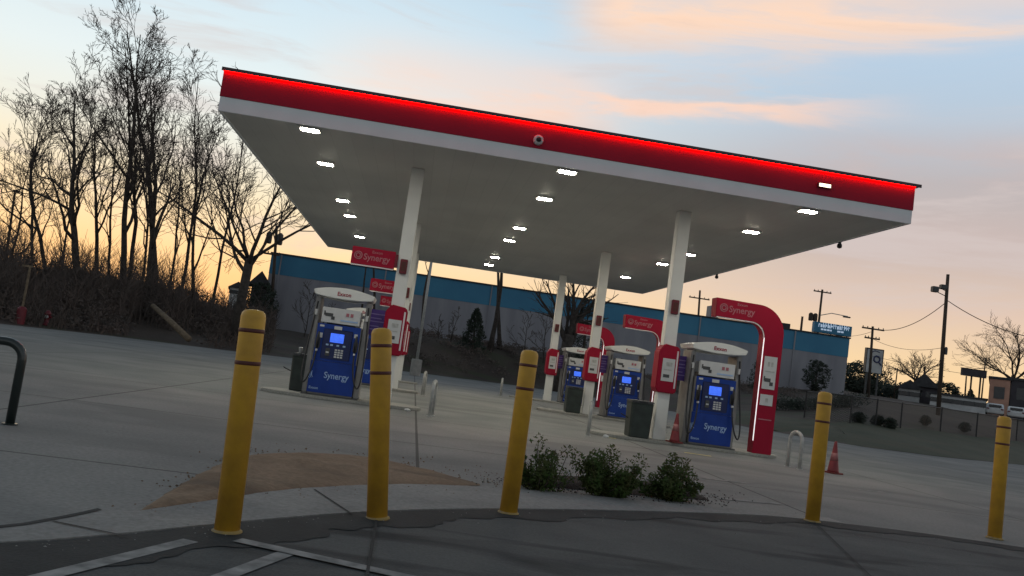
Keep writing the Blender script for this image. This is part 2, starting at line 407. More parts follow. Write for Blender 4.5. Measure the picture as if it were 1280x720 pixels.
scatter('mulch_chips', M['mulch'], [(x, y, 22, 4) for x, y in ((655, 606), (700, 613), (760, 617), (810, 621), (860, 624), (880, 626), (640, 603))], 700, .010, 'dark mulch chips spilled round the bushes')
# painted lines
def line(a, b, w, m, z=.016, name='painted_line'):
    a, b = G(*a), G(*b); d = Vector((b[0]-a[0], b[1]-a[1], 0)).normalized(); nn = Vector((-d.y, d.x, 0))*w/2
    return tag(MB().sheet([(a[0]-nn.x, a[1]-nn.y), (b[0]-nn.x, b[1]-nn.y), (b[0]+nn.x, b[1]+nn.y), (a[0]+nn.x, a[1]+nn.y)], z).build(name, m), kind='structure')
line((470, 654), (458, 724), .018, M['seal'], .0225, 'asphalt_crack')
line((1018, 655), (1110, 745), .012, M['seal'], .0225, 'asphalt_crack')
line((10, 736), (238, 679), .10, M['paint'])
line((225, 745), (362, 693), .10, M['paint'])
line((296, 679), (560, 737), .10, M['paint'], .0205)
line((868, 597), (935, 605), .10, M['paint'], .010)
line((898, 624), (978, 631), .10, M['paint'], .010)
line((1070, 612), (1106, 616), .10, M['paint'], .010)
line((1060, 556), (1075, 558), .12, M['paint'], .010)
line((1158, 577), (1180, 580), .12, M['paint'], .010)
line((15, 427), (46, 429), .12, M['paint'], .010)

# ------------------------------------------------------------------ pump islands (raised kerbs)
ROWS = (2.4, 10.3, 18.2)
def island(x0, x1, yc, label):
    pts = arc(x1-.55, yc, .55, -90, 90, 8)+arc(x0+.55, yc, .55, 90, 270, 8)
    o = MB().prismz(pts, .0, .07).build('pump_island', M['island'], bevel=.015)
    return tag(o, kind='structure')
names = ('front', 'middle', 'rear')
for yc in ROWS:
    island(1.2, 4.6, yc, ''); island(8.3, 12.6, yc, '')
line((855, 566), (889, 571), .12, M['ypaint'], .012, 'yellow_kerb_mark')
line((757, 547), (770, 549), .10, M['ypaint'], .012, 'yellow_kerb_mark')

# ------------------------------------------------------------------ canopy
W, D, ZB, ZT = 13.887, 20.62, 5.2, 6.0
cn = thing('station_canopy', 'large flat filling station canopy with red lit fascia on white columns', 'canopy', (0, 0, 0))
deck = MB().box(.06, W-.06, .06, D-.06, ZB+.012, ZT-.06).build('deck', M['deck'], cn)
wb = MB()
for b in ((0, W, 0, .058), (0, W, D-.058, D), (0, .058, .058, D-.058), (W-.058, W, .058, D-.058)): wb.box(b[0], b[1], b[2], b[3], ZB, ZB+.275)
wb.build('white_fascia', M['fwhite'], cn)
rb = MB()
for b in ((-.012, W+.012, -.012, .05), (-.012, W+.012, D-.05, D+.012), (-.012, .05, .05, D-.05), (W-.05, W+.012, .05, D-.05)): rb.box(b[0], b[1], b[2], b[3], ZB+.279, ZT-.03)
rb.build('red_fascia', M['red'], cn)
tr = MB()
for b in ((-.03, W+.09, -.11, .10), (-.03, W+.03, D-.10, D+.03), (-.03, .10, .10, D-.10), (W-.10, W+.03, .10, D-.10)): tr.box(b[0], b[1], b[2], b[3], ZT-.028, ZT+.012)
tr.box(-.03, W+.09, -.11, -.100, ZT-.055, ZT-.029)
tr.build('top_trim', M['trim'], cn)
MB().box(0, W, -.066, -.036, ZT-.042, ZT-.0285).build('light_strip', M['redled'], cn)
for X in (3.79, 9.86):
    for Y in ROWS:
        c = MB().box(X-.14, X+.14, Y-.14, Y+.14, .30, ZB+.01).build('column', M['white'], cn, bevel=.012)
        MB().box(X-.15, X+.15, Y-.15, Y+.15, .07, .298).build('column_base', M['white'], c, bevel=.01)
LY = (0.30, 3.27, 7.96, 10.64, 15.46, 18.15)
first = None
for X in (1.68, 6.76, 11.82):
    for Y in (LY if X == 6.76 else LY[:5]):
        if first is None:
            l = MB().box(-.21, .21, -.15, .15, -.022, .012).build('ceiling_light', M['white'], cn, bevel=.006, loc=(X, Y, ZB))
            MB().box(-.155, .155, -.10, .10, -.030, -.0225).build('lens', M['lamp'], l); first = l
        else:
            l = first.copy(); COL.objects.link(l); l.parent = cn; l.location = (X, Y, ZB)
            for ch in first.children:
                q = ch.copy(); COL.objects.link(q); q.parent = l
# lamp on the fascia, right
p = V(1031, 232, -.05)
wl = thing('fascia_lamp', 'small warm lamp fixed on the red fascia near its right end', 'lamp', (p[0], -.012, p[2]))
MB().box(-.15, .15, -.05, -.001, -.05, .05).build('housing', M['darkred'], wl, bevel=.01)
MB().box(-.12, .12, -.058, -.0505, -.032, .032).build('lens', M['warmlamp'], wl)
p = V(673, 175, -.05)
sc = thing('security_camera', 'round white dome security camera on the front fascia', 'camera', (p[0], -.012, p[2]))
rings = [[(r*math.cos(2*PI*k/16), y, r*math.sin(2*PI*k/16)) for k in range(16)] for r, y in ((.10, -.001), (.10, -.05), (.085, -.09), (.06, -.10))]
MB().quadstrip(rings).build('housing', M['print'], sc, smooth=True)
rings = [[(r*math.cos(2*PI*k/12), y, r*math.sin(2*PI*k/12)-.005) for k in range(12)] for r, y in ((.052, -.1005), (.045, -.13), (.02, -.145))]
MB().quadstrip(rings).build('dome', M['black'], sc, smooth=True)
for i, (px, py, lab) in enumerate(((1047, 305, 'small dark camera under the right canopy edge, nearer the front'), (898, 346, 'small dark camera under the right canopy edge, further back'))):
    g = G(px, py-3, ZB)
    t = thing('edge_camera', lab, 'camera', (W-.03, g[1], ZB), group='cameras under the canopy edge')
    MB().box(-.025, .025, -.03, .03, -.05, -.001).build('mount', M['darkgrey'], t)
    MB().lathe([(.001, -.16), (.05, -.14), (.06, -.10), (.05, -.051)], 12).build('dome', M['black'], t, smooth=True)

# ------------------------------------------------------------------ fuel dispensers
def make_pump(loc, label):
    t = thing('fuel_dispenser', label, 'fuel pump', loc, group='fuel dispensers on the islands')
    y0, y1 = -.44, .44
    cab = MB().box(-.46, .46, y0+.03, y1-.03, .03, 1.50).build('cabinet', M['grey'], t, bevel=.012)
    MB().box(-.47, .47, y0-.005, y0+.026, .06, .72).build('lower_panel', M['blue'], t, bevel=.006)
    MB().box(-.45, .45, y0-.005, y0+.026, .724, 1.50).build('upper_panel', M['blue'], t, bevel=.006)
    MB().box(-.47, .47, y1-.026, y1+.005, .06, 1.50).build('rear_panel', M['blue'], t, bevel=.006)
    bz = MB().box(-.30, .30, y0-.022, y0-.0055, .78, 1.40).build('control_bezel', M['navy'], t, bevel=.01)
    MB().box(-.15, .13, y0-.032, y0-.0225, 1.13, 1.32).build('screen', M['screen'], t, bevel=.004)
    for b in ((-.10, .06, 1.405, 1.475), (-.40, -.31, 1.43, 1.47), (.33, .40, 1.28, 1.36), (-.42, -.32, 1.20, 1.30)): MB().box(b[0], b[1], y0-.012, y0-.0055, b[2], b[3]).build('sticker', M['print'], t)
    kp = MB()
    for r in range(4):
        for c in range(3): kp.box(-.02+c*.062, .028+c*.062, y0-.03, y0-.0225, .82+r*.048, .853+r*.048)
    kp.build('keypad', M['print'], t)
    cr = MB().box(-.21, -.12, y0-.045, y0-.0225, .84, 1.0).build('card_reader', M['darkgrey'], t, bevel=.008)
    MB().box(-.195, -.135, y0-.049, y0-.0455, .90, .93).build('slot', M['print'], cr)
    bt = MB()
    for k, x in enumerate((-.22, -.13, .0, .13)): bt.box(x, x+.055, y0-.03, y0-.0225, 1.055, 1.09)
    bt.build('grade_buttons', M['ltblue'], t)
    text('lettering', 'Synergy', .185, M['ltblue'], t, (.09, y0-.008, .38), .88, .002)
    text('small_lettering', 'Exxon', .075, M['ltblue'], t, (-.34, y0-.008, .13), 1, .001)
    # swoosh mark left of the lettering
    sw = MB()
    for k in range(3):
        pts = [(-.42+.03*k+.06*math.sin(a), y0-.009, .42+.012*k+.085*math.cos(a)) for a in [R(200+q*22) for q in range(6)]]
        sw.tube(pts, [.003, .007, .009, .009, .007, .003], 5)
    sw.build('swoosh_mark', M['ltblue'], t)
    # header panel with picture
    hd = MB().box(-.40, .40, y0+.02, y0+.10, 1.53, 1.85).build('header_panel', M['print'], t, bevel=.008)
    pic = MB(); pic.box(-.33, -.17, y0+.013, y0+.0195, 1.66, 1.73).box(-.20, -.13, y0+.013, y0+.0195, 1.60, 1.67).box(-.36, -.33, y0+.013, y0+.0195, 1.68, 1.77)
    pic.build('nozzle_picture', M['darkgrey'], hd)
    br = MB().box(0.0, .36, y0+.013, y0+.0195, 1.59, 1.62).build('print_bar', M['ltblue'], hd)
    rr = MB().box(.10, .16, y0+.013, y0+.0195, 1.70, 1.77).box(.19, .25, y0+.013, y0+.0195, 1.70, 1.77).build('price_print', M['dim'], hd)
    MB().box(-.38, .38, y1-.10, y1-.02, 1.53, 1.85).build('rear_header_panel', M['print'], t, bevel=.008)
    MB().box(-.30, .30, -.20, .20, 1.502, 1.60).build('valve_box', M['darkgrey'], t, bevel=.01)
    # topper: long lens-shaped valance on both faces with the ends squared
    up = [(-.64+1.28*i/16, 2.19+.095*(1-((i-8)/8)**2)) for i in range(17)]
    lo = [(-.60+1.20*i/16, 2.09-.045*(1-((i-8)/8)**2)) for i in range(17)]
    top = MB().prism(lo+up[::-1], y0-.02, y1+.02).build('topper', M['white'], t, bevel=.012)
    text('topper_lettering', 'Exxon', .115, M['red'], top, (0, y0-.024, 2.115), 1, .002)
    # hose masts and hoses
    for s in (-1, 1):
        mst = MB(); x0, x1 = sorted((s*.475, s*.585)); mst.box(x0, x1, -.30, .30, .03, 2.055)
        mst.build('hose_mast', M['grey'], t, bevel=.015)
        for fy in (-1,):
            nb = MB().box(s*.39-.045, s*.39+.045, y0-.05, y0-.0055, .98, 1.20).build('nozzle_boot', M['darkgrey'], t, bevel=.01)
            nz = MB(); x = s*.39; yy = y0-.075
            nz.tube([(x, yy, 1.32), (x, yy-.01, 1.22), (x, yy+.0, 1.10), (x, yy+.01, .96)], [.018, .030, .032, .02], 8)
            nz.tube([(x, yy+.01, 1.30), (x, y0-.01, 1.16), (x, y0-.01, 1.02)], [.012, .014, .014], 6)
            nz.tube([(x, yy-.02, 1.24), (x, yy-.06, 1.14), (x, yy-.035, 1.0)], .008, 5)
            nz.build('nozzle', M['black'], t, smooth=True)
            MB().box(x-.02, x+.02, yy-.035, yy+.03, .915, .958).build('hose_collar', M['print'], t, bevel=.005)
            hs = MB(); X = s*.53
            pts = [(x, yy, .913), (x+s*.02, yy-.05, .6), (x+s*.10, yy-.10, .30), (X+s*.05, yy-.08, .22), (X+s*.09, yy-.02, .5), (X+s*.06, y0+.10, 1.2), (X, y0+.13, 1.95)]
            pts = [tuple(p) for p in smooth3(pts)]
            hs.tube(pts, .017, 7); hs.build('hose', M['black'], t, smooth=True)
            MB().lathe([(.03, -.06), (.032, .06)], 8, (X, y0+.12, 1.72)).build('hose_fitting', M['print'], t)
    MB().box(-.58, .58, -.46, .46, .0, .028).build('plinth', M['darkgrey'], t)
    return t
def smooth3(P, it=3):
    P = [Vector(p) for p in P]
    for _ in range(it):
        Q = [P[0]]
        for a, b in zip(P[:-1], P[1:]): Q += [a*.75+b*.25, a*.25+b*.75]
        P = Q+[P[-1]]
    return P
p0 = make_pump((2.67, 2.38, .07), 'blue fuel dispenser at left beside the dark bin, nearest the yellow bollards')
dup(p0, (2.72, 10.25, .07), 'blue fuel dispenser mostly hidden behind the left yellow bollard, second of its row')
dup(p0, (2.72, 18.15, .07), 'rearmost blue fuel dispenser in the left row behind two others')
dup(p0, (10.90, 2.38, .07), 'blue fuel dispenser right of the front right column, under the complete red arch')
dup(p0, (10.92, 10.3, .07), 'blue fuel dispenser between two white columns, under the middle red arch')
dup(p0, (10.90, 18.2, .07), 'rearmost blue fuel dispenser in the right row, smallest in view')

# ------------------------------------------------------------------ red arches (right) and sign arms (left)
def make_arch(loc, label):
    t = thing('arch_sign', label, 'arch sign', loc, group='red arches over the right pumps')
    out = [(-1.60, 2.86), (-1.62, 3.27), (-.62, 3.25)]+[(x, z) for x, z in arc(-.62, 2.63, .62, 90, 0, 12)]+[(0, 0), (-.43, 0)]
    inn = arc(-.75, 2.54, .31, 0, 90, 8)
    poly = out+[(x-.0, z) for x, z in inn]
    body = MB().prism(poly[::-1], -.16, .16).build('arch_body', M['red'], t, bevel=.01)
    pts = [(-.442, .27)]+[(-.442, 2.54)]
    MB().tube([(x, -.15, z) for x, z in pts], .011, 6).build('light_strip', M['strip'], t)
    pts = [(x-.012, z-.012) for x, z in arc(-.75, 2.54, .31, 0, 90, 8)]
    MB().tube([(x, -.15, z) for x, z in pts]+[(-1.58, -.15, 2.845)], .015, 6).build('upper_strip', M['stripoff'], t)
    MB().box(-.385, -.09, -.169, -.1605, 1.42, 2.14).build('poster', M['print'], t)
    pic = MB(); pic.box(-.34, -.20, -.174, -.1695, 1.58, 1.66).box(-.22, -.14, -.174, -.1695, 1.50, 1.58).box(-.36, -.33, -.174, -.1695, 1.60, 1.70)
    pic.build('nozzle_picture', M['darkgrey'], t)
    MB().box(-.35, -.13, -.174, -.1695, 1.80, 1.82).box(-.22, -.17, -.174, -.1695, 1.92, 2.02).box(-.30, -.25, -.174, -.1695, 1.92, 2.02).build('poster_print', M['steel'], t)
    MB().box(-.39, -.10, -.169, -.1605, 1.06, 1.30).build('notice', M['print'], t)
    MB().box(-.27, -.21, -.174, -.1695, 1.13, 1.22).build('notice_print', M['steel'], t)
    MB().box(-.38, -.08, -.166, -.1605, .74, .765).build('faded_line', M['dim'], t)
    lettering(t, -1.02, 2.99, .20, -.164)
    return t
def lettering(t, x, z, s, y):
    text('lettering', 'Synergy', s, M['dim'], t, (x, y, z), .95, .003)
    text('small_lettering', 'Exxon', s*.42, M['dim'], t, (x, y, z+s*.82), 1.1, .001)
    ring = MB(); cx = x-.50*s/.24; 
    for r in (.10, .055):
        ring.tube([(cx+r*s/.24*math.cos(2*PI*k/20), y, z+.075+r*s/.24*math.sin(2*PI*k/20)) for k in range(21)], .013, 5)
    ring.build('ring_emblem', M['dim'], t)
a0 = make_arch((12.30, 2.06, .07), 'red arch with white light strip standing at the front right island, fully visible')
dup(a0, (12.30, 10.2, .07), 'red arch behind the front right column, over the middle right pump')
dup(a0, (12.30, 18.1, .07), 'smallest red arch at the rear right island, seen between two columns')
def make_arm(loc, label):
    t = thing('sign_arm', label, 'sign', loc, group='red sign arms on the left columns')
    MB().box(-.99, -.06, -.09, .09, 2.93, 3.31).build('sign_panel', M['red'], t, bevel=.01)
    MB().box(-.062, .0, -.07, .07, 2.98, 3.26).build('bracket', M['darkred'], t)
    MB().box(-.98, -.07, -.10, -.06, 2.905, 2.9295).build('lower_strip', M['stripoff'], t)
    lettering(t, -.45, 3.05, .19, -.094)
    return t
r0 = make_arm((3.65, 2.30, .0), 'red sign arm on the front left column above the pump')
dup(r0, (3.65, 10.2, .0), 'red sign arm on the second left column, seen below the front one')
dup(r0, (3.65, 18.1, .0), 'smallest and lowest seen red sign arm, on the rear left column')

# ------------------------------------------------------------------ fittings on the columns
def make_band(loc, label):
    t = thing('service_box', label, 'service box', loc, group='red service boxes on the columns')
    h = [(-.18, 1.10), (.20, 1.10), (.235, 1.16), (.235, 2.06), (.20, 2.14), (-.12, 2.18), (-.235, 2.02), (-.235, 1.20)]
    MB().prism(h, -.22, .20).build('housing', M['red'], t, bevel=.02)
    MB().box(-.14, .14, -.229, -.2205, 1.36, 1.86).build('poster', M['print'], t)
    MB().box(-.10, .08, -.234, -.2295, 1.60, 1.625).box(-.06, .08, -.234, -.2295, 1.69, 1.78).build('poster_print', M['steel'], t)
    MB().box(-.10, .04, -.234, -.2295, 1.44, 1.51).build('nozzle_picture', M['darkgrey'], t)
    MB().box(.165, .20, -.226, -.2205, 1.22, 2.05).build('edge_strip', M['stripoff'], t)
    return t
def make_red(loc, label):
    t = thing('extinguisher_box', label, 'extinguisher box', loc, group='small dark red boxes high on the columns')
    MB().box(-.08, .08, -.07, 0, 2.86, 3.18).build('case', M['darkred'], t, bevel=.012)
    MB().box(-.05, .05, -.076, -.0705, 2.92, 3.12).build('window', M['brownband'], t)
    return t
def make_purple(loc, label):
    t = thing('purple_flag_sign', label, 'sign', loc, group='purple flag signs on the columns')
    MB().box(0.02, .44, -.012, .012, 1.42, 1.97).build('panel', M['purple'], t, bevel=.006)
    MB().box(0, .02, -.02, .02, 1.50, 1.54).box(0, .02, -.02, .02, 1.84, 1.88).build('bracket', M['grey'], t)
    pr = MB()
    for z, a, b in ((1.86, .06, .38), (1.77, .06, .30), (1.70, .06, .36), (1.60, .06, .26), (1.53, .06, .34)): pr.box(a, b, -.017, -.0125, z, z+.022)
    pr.build('print_lines', M['lilac'], t)
    return t
words = {0: ('front left', 'front right'), 1: ('second left', 'second right'), 2: ('rear left', 'rear right')}
b0 = d0 = q0 = None
for i, Y in enumerate(ROWS):
    for s, X in enumerate((3.79, 9.86)):
        if b0 is None:
            b0 = make_band((X, Y, 0), 'red service box with white poster wrapped round the front left column')
            d0 = make_red((X, Y-.14, 0), 'small dark red box high on the front left column')
        else:
            b = dup(b0, (X, Y, 0), 'red service box with white poster wrapped round the %s column' % words[i][s])
            dup(d0, (X, Y-.14, 0), 'small dark red box high on the %s column' % words[i][s])
for i, Y in enumerate(ROWS):
    if q0 is None: q0 = make_purple((10.0, Y, 0), 'purple flag sign on the right side of the front right column')
    else: dup(q0, (10.0, Y, 0), 'purple flag sign on the right side of the %s column' % words[i][1])
    l = dup(q0, (3.65-.46, Y, .06), 'purple flag sign on the left side of the %s column' % words[i][0])

# ------------------------------------------------------------------ bins
def make_bin(loc, label):
    t = thing('waste_bin', label, 'bin', loc, group='dark square bins by the columns')
    rings = []
    for z, w in ((0, .21), (.02, .225), (.70, .245), (.74, .25)):
        rings.append([(sx*w+ox, sy_*w+oy, z) for sx, sy_, ox, oy in ((-1, -1, .03, 0), (-1, -1, 0, .03), (-1, 1, 0, -.03), (-1, 1, .03, 0), (1, 1, -.03, 0), (1, 1, 0, -.03), (1, -1, 0, .03), (1, -1, -.03, 0))])
    MB().quadstrip(rings).build('body', M['bin'], t)
    MB().box(-.255, .255, -.255, .255, .742, .80).build('lid', M['darkgrey'], t, bevel=.02)
    MB().box(-.10, .10, -.262, -.2505, .76, .785).build('flap', M['black'], t)
    MB().tube([(-.25, -.05, .40), (-.36, -.08, .44), (-.42, -.08, .47)], .012, 6).build('squeegee_handle', M['black'], t)
    return t
M['bin'] = mat('bin_plastic', (.022, .032, .028), .5, .2, 5)
n0 = make_bin((1.98, 2.75, .07), 'dark green bin left of the left front pump with a cup on its lid')
dup(n0, (9.32, 2.15, .07), 'dark bin left of the front right column')
dup(n0, (9.36, 10.05, .07), 'dark bin left of the second right column')
cp_ = thing('paper_cup', 'white paper cup left on the lid of the left bin', 'cup', (1.86, 2.70, .87))
MB().lathe([(.032, 0), (.045, .12), (.047, .122)], 14).build('cup_wall', M['print'], cp_, smooth=True)
MB().lathe([(.048, .1225), (.048, .13), (.036, .136)], 14).build('cup_lid', M['white'], cp_)
for nm, px, py, z, lab in (('a', 757, 547, .075, 'crumpled white paper scrap on the kerb by the guard hoop behind the middle bush'), ('b', 509, 514, .006, 'crumpled white paper scrap on the concrete right of the left column')):
    g = G(px, py, z); bm = MB(); pts = []
    random.seed(len(lab))
    rr = [[(.07*math.cos(2*PI*k/8)*s*random.uniform(.7, 1.2), .06*math.sin(2*PI*k/8)*s*random.uniform(.7, 1.2), h) for k in range(8)] for s, h in ((.8, 0), (1.1, .025), (.8, .05), (.2, .06))]
    tag(MB().quadstrip(rr).build('paper_scrap', M['print'], loc=(g[0], g[1], z)), lab, 'litter')

# ------------------------------------------------------------------ cones, hoops
def make_cone(loc, label, rz=0, h=.63):
    t = thing('traffic_cone', label, 'traffic cone', loc, rz, group='red traffic cones')
    MB().prismz([(-.15, -.12), (-.12, -.15), (.12, -.15), (.15, -.12), (.15, .12), (.12, .15), (-.12, .15), (-.15, .12)], 0, .03).build('base', M['conebase'], t, bevel=.006)
    MB().lathe([(.115, .031), (.105, .06), (.028, h-.03), (.020, h)], 16).build('cone_body', M['cone'], t, smooth=True)
    MB().lathe([(.080, .25), (.0575, .40)], 16).build('reflective_band', M['conewhite'], t, smooth=True)
    return t
M['conebase'] = mat('cone_base', (.20, .03, .025), .6, .2, 8)
M['conewhite'] = mat('cone_band', (.34, .12, .12), .5, .15, 8)
g = G(1041, 592); c0 = make_cone((g[0], g[1], .004), 'red traffic cone standing alone on the concrete right of the red arch', R(20))
c1 = dup(c0, (10.12, 1.95, .07), 'red traffic cone between the front right column and its pump')
def make_hoop(loc, label, rz, h=.86, w=.55, m='steel', r=.036, grp='steel guard hoops at the island ends', nm='guard_hoop'):
    t = thing(nm, label, 'guard hoop', loc, rz, group=grp)
    pts = [(-w/2, 0, 0), (-w/2, 0, h-.16)]+[(-w/2+.16-.16*math.cos(R(a)), 0, h-.16+.16*math.sin(R(a))) for a in range(15, 91, 15)]
    pts += [(w/2-.16+.16*math.sin(R(a)), 0, h-.16+.16*math.cos(R(a))) for a in range(0, 91, 15)]+[(w/2, 0, 0)]
    MB().tube(pts, r, 12).build('hoop', M[m], t, smooth=True)
    for s in (-1, 1): MB().lathe([(r*1.7, 0), (r*1.7, .012), (r*1.05, .014)], 12, (s*w/2, 0, 0)).build('foot_plate', M[m], t)
    return t
ga, gb = G(999, 587), G(982, 583)
gb = ga+(gb-ga)/np.linalg.norm(gb-ga)*.34
hp = make_hoop(((ga[0]+gb[0])/2, (ga[1]+gb[1])/2, .004), 'bent steel guard hoop right of the red arch, beside the fourth yellow bollard', math.atan2(ga[1]-gb[1], ga[0]-gb[0]), .70, .34)
dup(hp, (8.12, 1.55, .004), 'steel guard hoop seen edge on left of the right bin, behind the middle bush', R(80))
dup(hp, (4.80, 1.25, .004), 'steel guard hoop right of the front left column, nearer one', R(80))
dup(hp, (4.72, 9.6, .004), 'steel guard hoop further back, just left of the one by the front left column', R(80))
dup(hp, (.80, 2.0, .004), 'steel guard hoop left of the left bin, half behind the nearest bollard', R(80))
dup(hp, (8.0, 10.2, .004), 'steel guard hoop just right of the third yellow bollard at the middle island', R(80))
dup(hp, (7.9, 17.6, .004), 'rearmost steel guard hoop, left of the third yellow bollard top', R(80))
g = G(4, 531)
make_hoop((g[0]-.33, g[1], .004), 'black steel guard hoop at the left edge of the view, alone on the concrete', R(10), .93, .62, 'gloss', .042, 'black guard hoop', 'rack_hoop') if False else None
M['gloss'] = mat('black_gloss', (.02, .028, .026), .28, .1, 6, clear=.3)
make_hoop((g[0]-.24, g[1], .004), 'black steel hoop alone on the concrete at the left edge', R(10), .78, .56, 'gloss', .042, 'black hoop by the left edge', 'hoop_rack')

# ------------------------------------------------------------------ bollards
def make_bollard(p, H, lean, label):
    t = thing('bollard', label, 'bollard', (p[0], p[1], .012), group='yellow bollards along the kerb')
    r = .074
    MB().lathe([(r, 0), (r, H-.045), (r*.93, H-.022), (r*.72, H-.006), (r*.3, H)], 28).build('sleeve', M['yellow'], t, smooth=True)
    for z in (H-.14, H-.335): MB().lathe([(r+.0015, z), (r+.0025, z+.002), (r+.0025, z+.022), (r+.0015, z+.024)], 28).build('band', M['brownband'], t, smooth=True)
    MB().lathe([(r+.018, -.006), (r+.014, .008), (r+.001, .016)], 20).build('footing', M['foot'], t, smooth=True)
    t.rotation_euler = (lean[1], lean[0], 0)
    return t
M['foot'] = mat('yellowed_footing', (.42, .28, .07), .8, .25, 10, col2=(.2, .17, .12))
bl = [((283, 667), 1.32, (-.04, 0), 'yellow bollard nearest the camera at left, tallest in view'),
      ((471, 650), 1.35, (-.125, .0), 'yellow bollard leaning left, in front of the left white column'),
      ((635, 643), 1.35, (0, 0), 'yellow bollard left of the three bushes'),
      ((1015, 653), 1.39, (0, 0), 'yellow bollard in front of the lone traffic cone, right of the arch'),
      ((1243, 674), 1.41, (0, 0), 'yellow bollard at the right edge, in front of the dark bank')]
for p, H, ln, lab in bl: make_bollard(G(*p), H, ln, lab)

# ------------------------------------------------------------------ bushes
def leafblob(mb, c, rad, n, size, squash=1.0, rnd=random, shell=.35):
    for _ in range(n):
        while True:
            v = Vector((rnd.uniform(-1, 1), rnd.uniform(-1, 1), rnd.uniform(-1, 1)))
            if shell < v.length < 1: break
        p = Vector(c)+Vector((v.x*rad, v.y*rad, v.z*rad*squash))
        a = Vector((rnd.gauss(0, 1), rnd.gauss(0, 1), rnd.gauss(0, 1))).normalized(); b = a.orthogonal().normalized()
        s = size*rnd.uniform(.6, 1.3); i = len(mb.v)
        mb.v += [tuple(p-a*s), tuple(p+b*s*.42), tuple(p+a*s), tuple(p-b*s*.42)]; mb.f.append((i, i+1, i+2, i+3))
def make_bush(loc, w, h, label, seed, dens=1.0):
    rnd = random.Random(seed); t = thing('bush', label, 'bush', loc, group='bushes in the mulch bed')
    st = MB(); lf = MB()
    for k in range(26):
        a = rnd.uniform(0, 2*PI); rr = w*rnd.uniform(.15, .95); top = Vector((rr*math.cos(a), rr*math.sin(a), h*rnd.uniform(.35, 1.0)*(1-.42*(rr/w)**2)))
        mid = Vector((top.x*.72, top.y*.72, top.z*.38)); st.tube([(rnd.uniform(-.03, .03), rnd.uniform(-.03, .03), -.02), tuple(mid), tuple(top)], [.009, .006, .003], 5)
        for q in (.25, .45, .65, .85, 1):
            p = mid.lerp(top, (q-.5)*2) if q > .5 else Vector((0, 0, 0)).lerp(mid, q*2)
            if rnd.random() < .30*(2-dens): continue
            leafblob(lf, p, w*rnd.uniform(.10, .30), int(70*dens), .022, 1, rnd, 0)
    st.build('stems', M['twig'], t); lf.build('foliage', M['leaf'], t); return t
g = G(674, 613); make_bush((g[0], g[1], .02), .36, .52, 'leftmost bush, loose and gappy, against the third yellow bollard', 3, .62)
g = G(756, 620); make_bush((g[0], g[1], .02), .42, .52, 'middle bush, the densest of the three in the mulch bed', 5, 1.15)
g = G(834, 625); make_bush((g[0], g[1], .02), .37, .45, 'rightmost and lowest bush in the mulch bed', 9, .95)

# ------------------------------------------------------------------ bare trees
def bare_tree(name, label, base, H, lean=(0, 0), spread=1.0, seed=1, kids=14, start=.35, fine=1.0, r0=None, group='bare trees behind the lot', fork=False, up=.35, levels=4, tmin=.015):
    rnd = random.Random(seed); t = thing(name, label, 'tree', base, group=group)
    tk = MB(); br = MB()
    r0 = r0 or H*.013
    def path(p, d, L, segs, wob, trop):
        pts = [p.copy()]; d = d.normalized()
        for i in range(segs):
            d = (d+Vector((rnd.gauss(0, wob), rnd.gauss(0, wob), rnd.gauss(0, wob)*.6+trop/segs))).normalized()
            p = p+d*(L/segs); pts.append(p.copy())
        return pts
    def grow(p, d, L, r, lev):
        segs = (9, 6, 4, 3, 2)[min(lev, 4)]
        pts = path(p, d, L, segs, (.07, .15, .17, .17, .17)[min(lev, 4)], (.12, up, up*.7, .12, .05)[min(lev, 4)])
        end = .12 if lev == 0 else .25
        rad = [max(tmin*.7, r*(1-(1-end)*i/segs)) for i in range(segs+1)]
        if lev == 0: rad[0] *= 1.45
        (tk if lev <= 1 else br).tube([tuple(q) for q in pts], rad, (8, 6, 4, 3, 3)[min(lev, 4)], cap=lev < 2)
        if lev >= levels: return
        nk = (int(kids*.95), 10 if fork else 5, 5 if fork else 4, 3)[lev]; nk = int(nk*(fine if lev > 0 else 1))+(rnd.random() < .5)
        s0 = start if lev == 0 else .22
        for k in range(nk):
            u = s0+(1-s0)*(k+rnd.random())/nk
            i = min(segs-1, int(u*segs)); f = u*segs-i
            q = pts[i].lerp(pts[i+1], f); dd = (pts[i+1]-pts[i]).normalized()
            a = rnd.uniform(0, 2*PI); o = dd.orthogonal().normalized(); o = Matrix.Rotation(a, 3, dd) @ o
            ang = R(rnd.uniform(20, 48))*(1.0 if lev else spread)
            nd = dd*math.cos(ang)+o*math.sin(ang)
            if lev == 0: l2 = H*rnd.uniform(.26, .50)*(1.15-.75*u)*spread**.5
            else: l2 = L*rnd.uniform(.36, .72)*(1.12-.5*u)
            rr = r*(1-(1-end)*u)
            grow(q, nd, l2, max(tmin, rr*rnd.uniform(.42, .68)), lev+1)
    d0 = Vector((lean[0], lean[1], 1))
    if fork:
        hb = H*.42
        tk.tube([(0, 0, -.3), (.02, 0, hb*.5), (lean[0]*hb, lean[1]*hb, hb)], [r0*1.4, r0*1.1, r0], 9)
        for k in range(7):
            a = 2*PI*k/7+rnd.uniform(-.4, .4); sp_ = rnd.uniform(.3, 1.3)*spread; hz = rnd.uniform(.72, 1)
            grow(Vector((lean[0]*hb*hz, lean[1]*hb*hz, hb*hz)), Vector((math.cos(a)*sp_, math.sin(a)*sp_*.8, 1)), H*.60*rnd.uniform(.75, 1), r0*rnd.uniform(.36, .58), 1)
    else:
        grow(Vector((0, 0, -.3)), d0, H*.97, r0, 0)
    tk.build('trunk', M['bark'], t, smooth=True); br.build('crown', M['twig'], t)
    return t
def at(px, Y, pyg=380):
    p = V(px, pyg, Y); return (float(p[0]), float(p[1]), terr(p[0], p[1]))
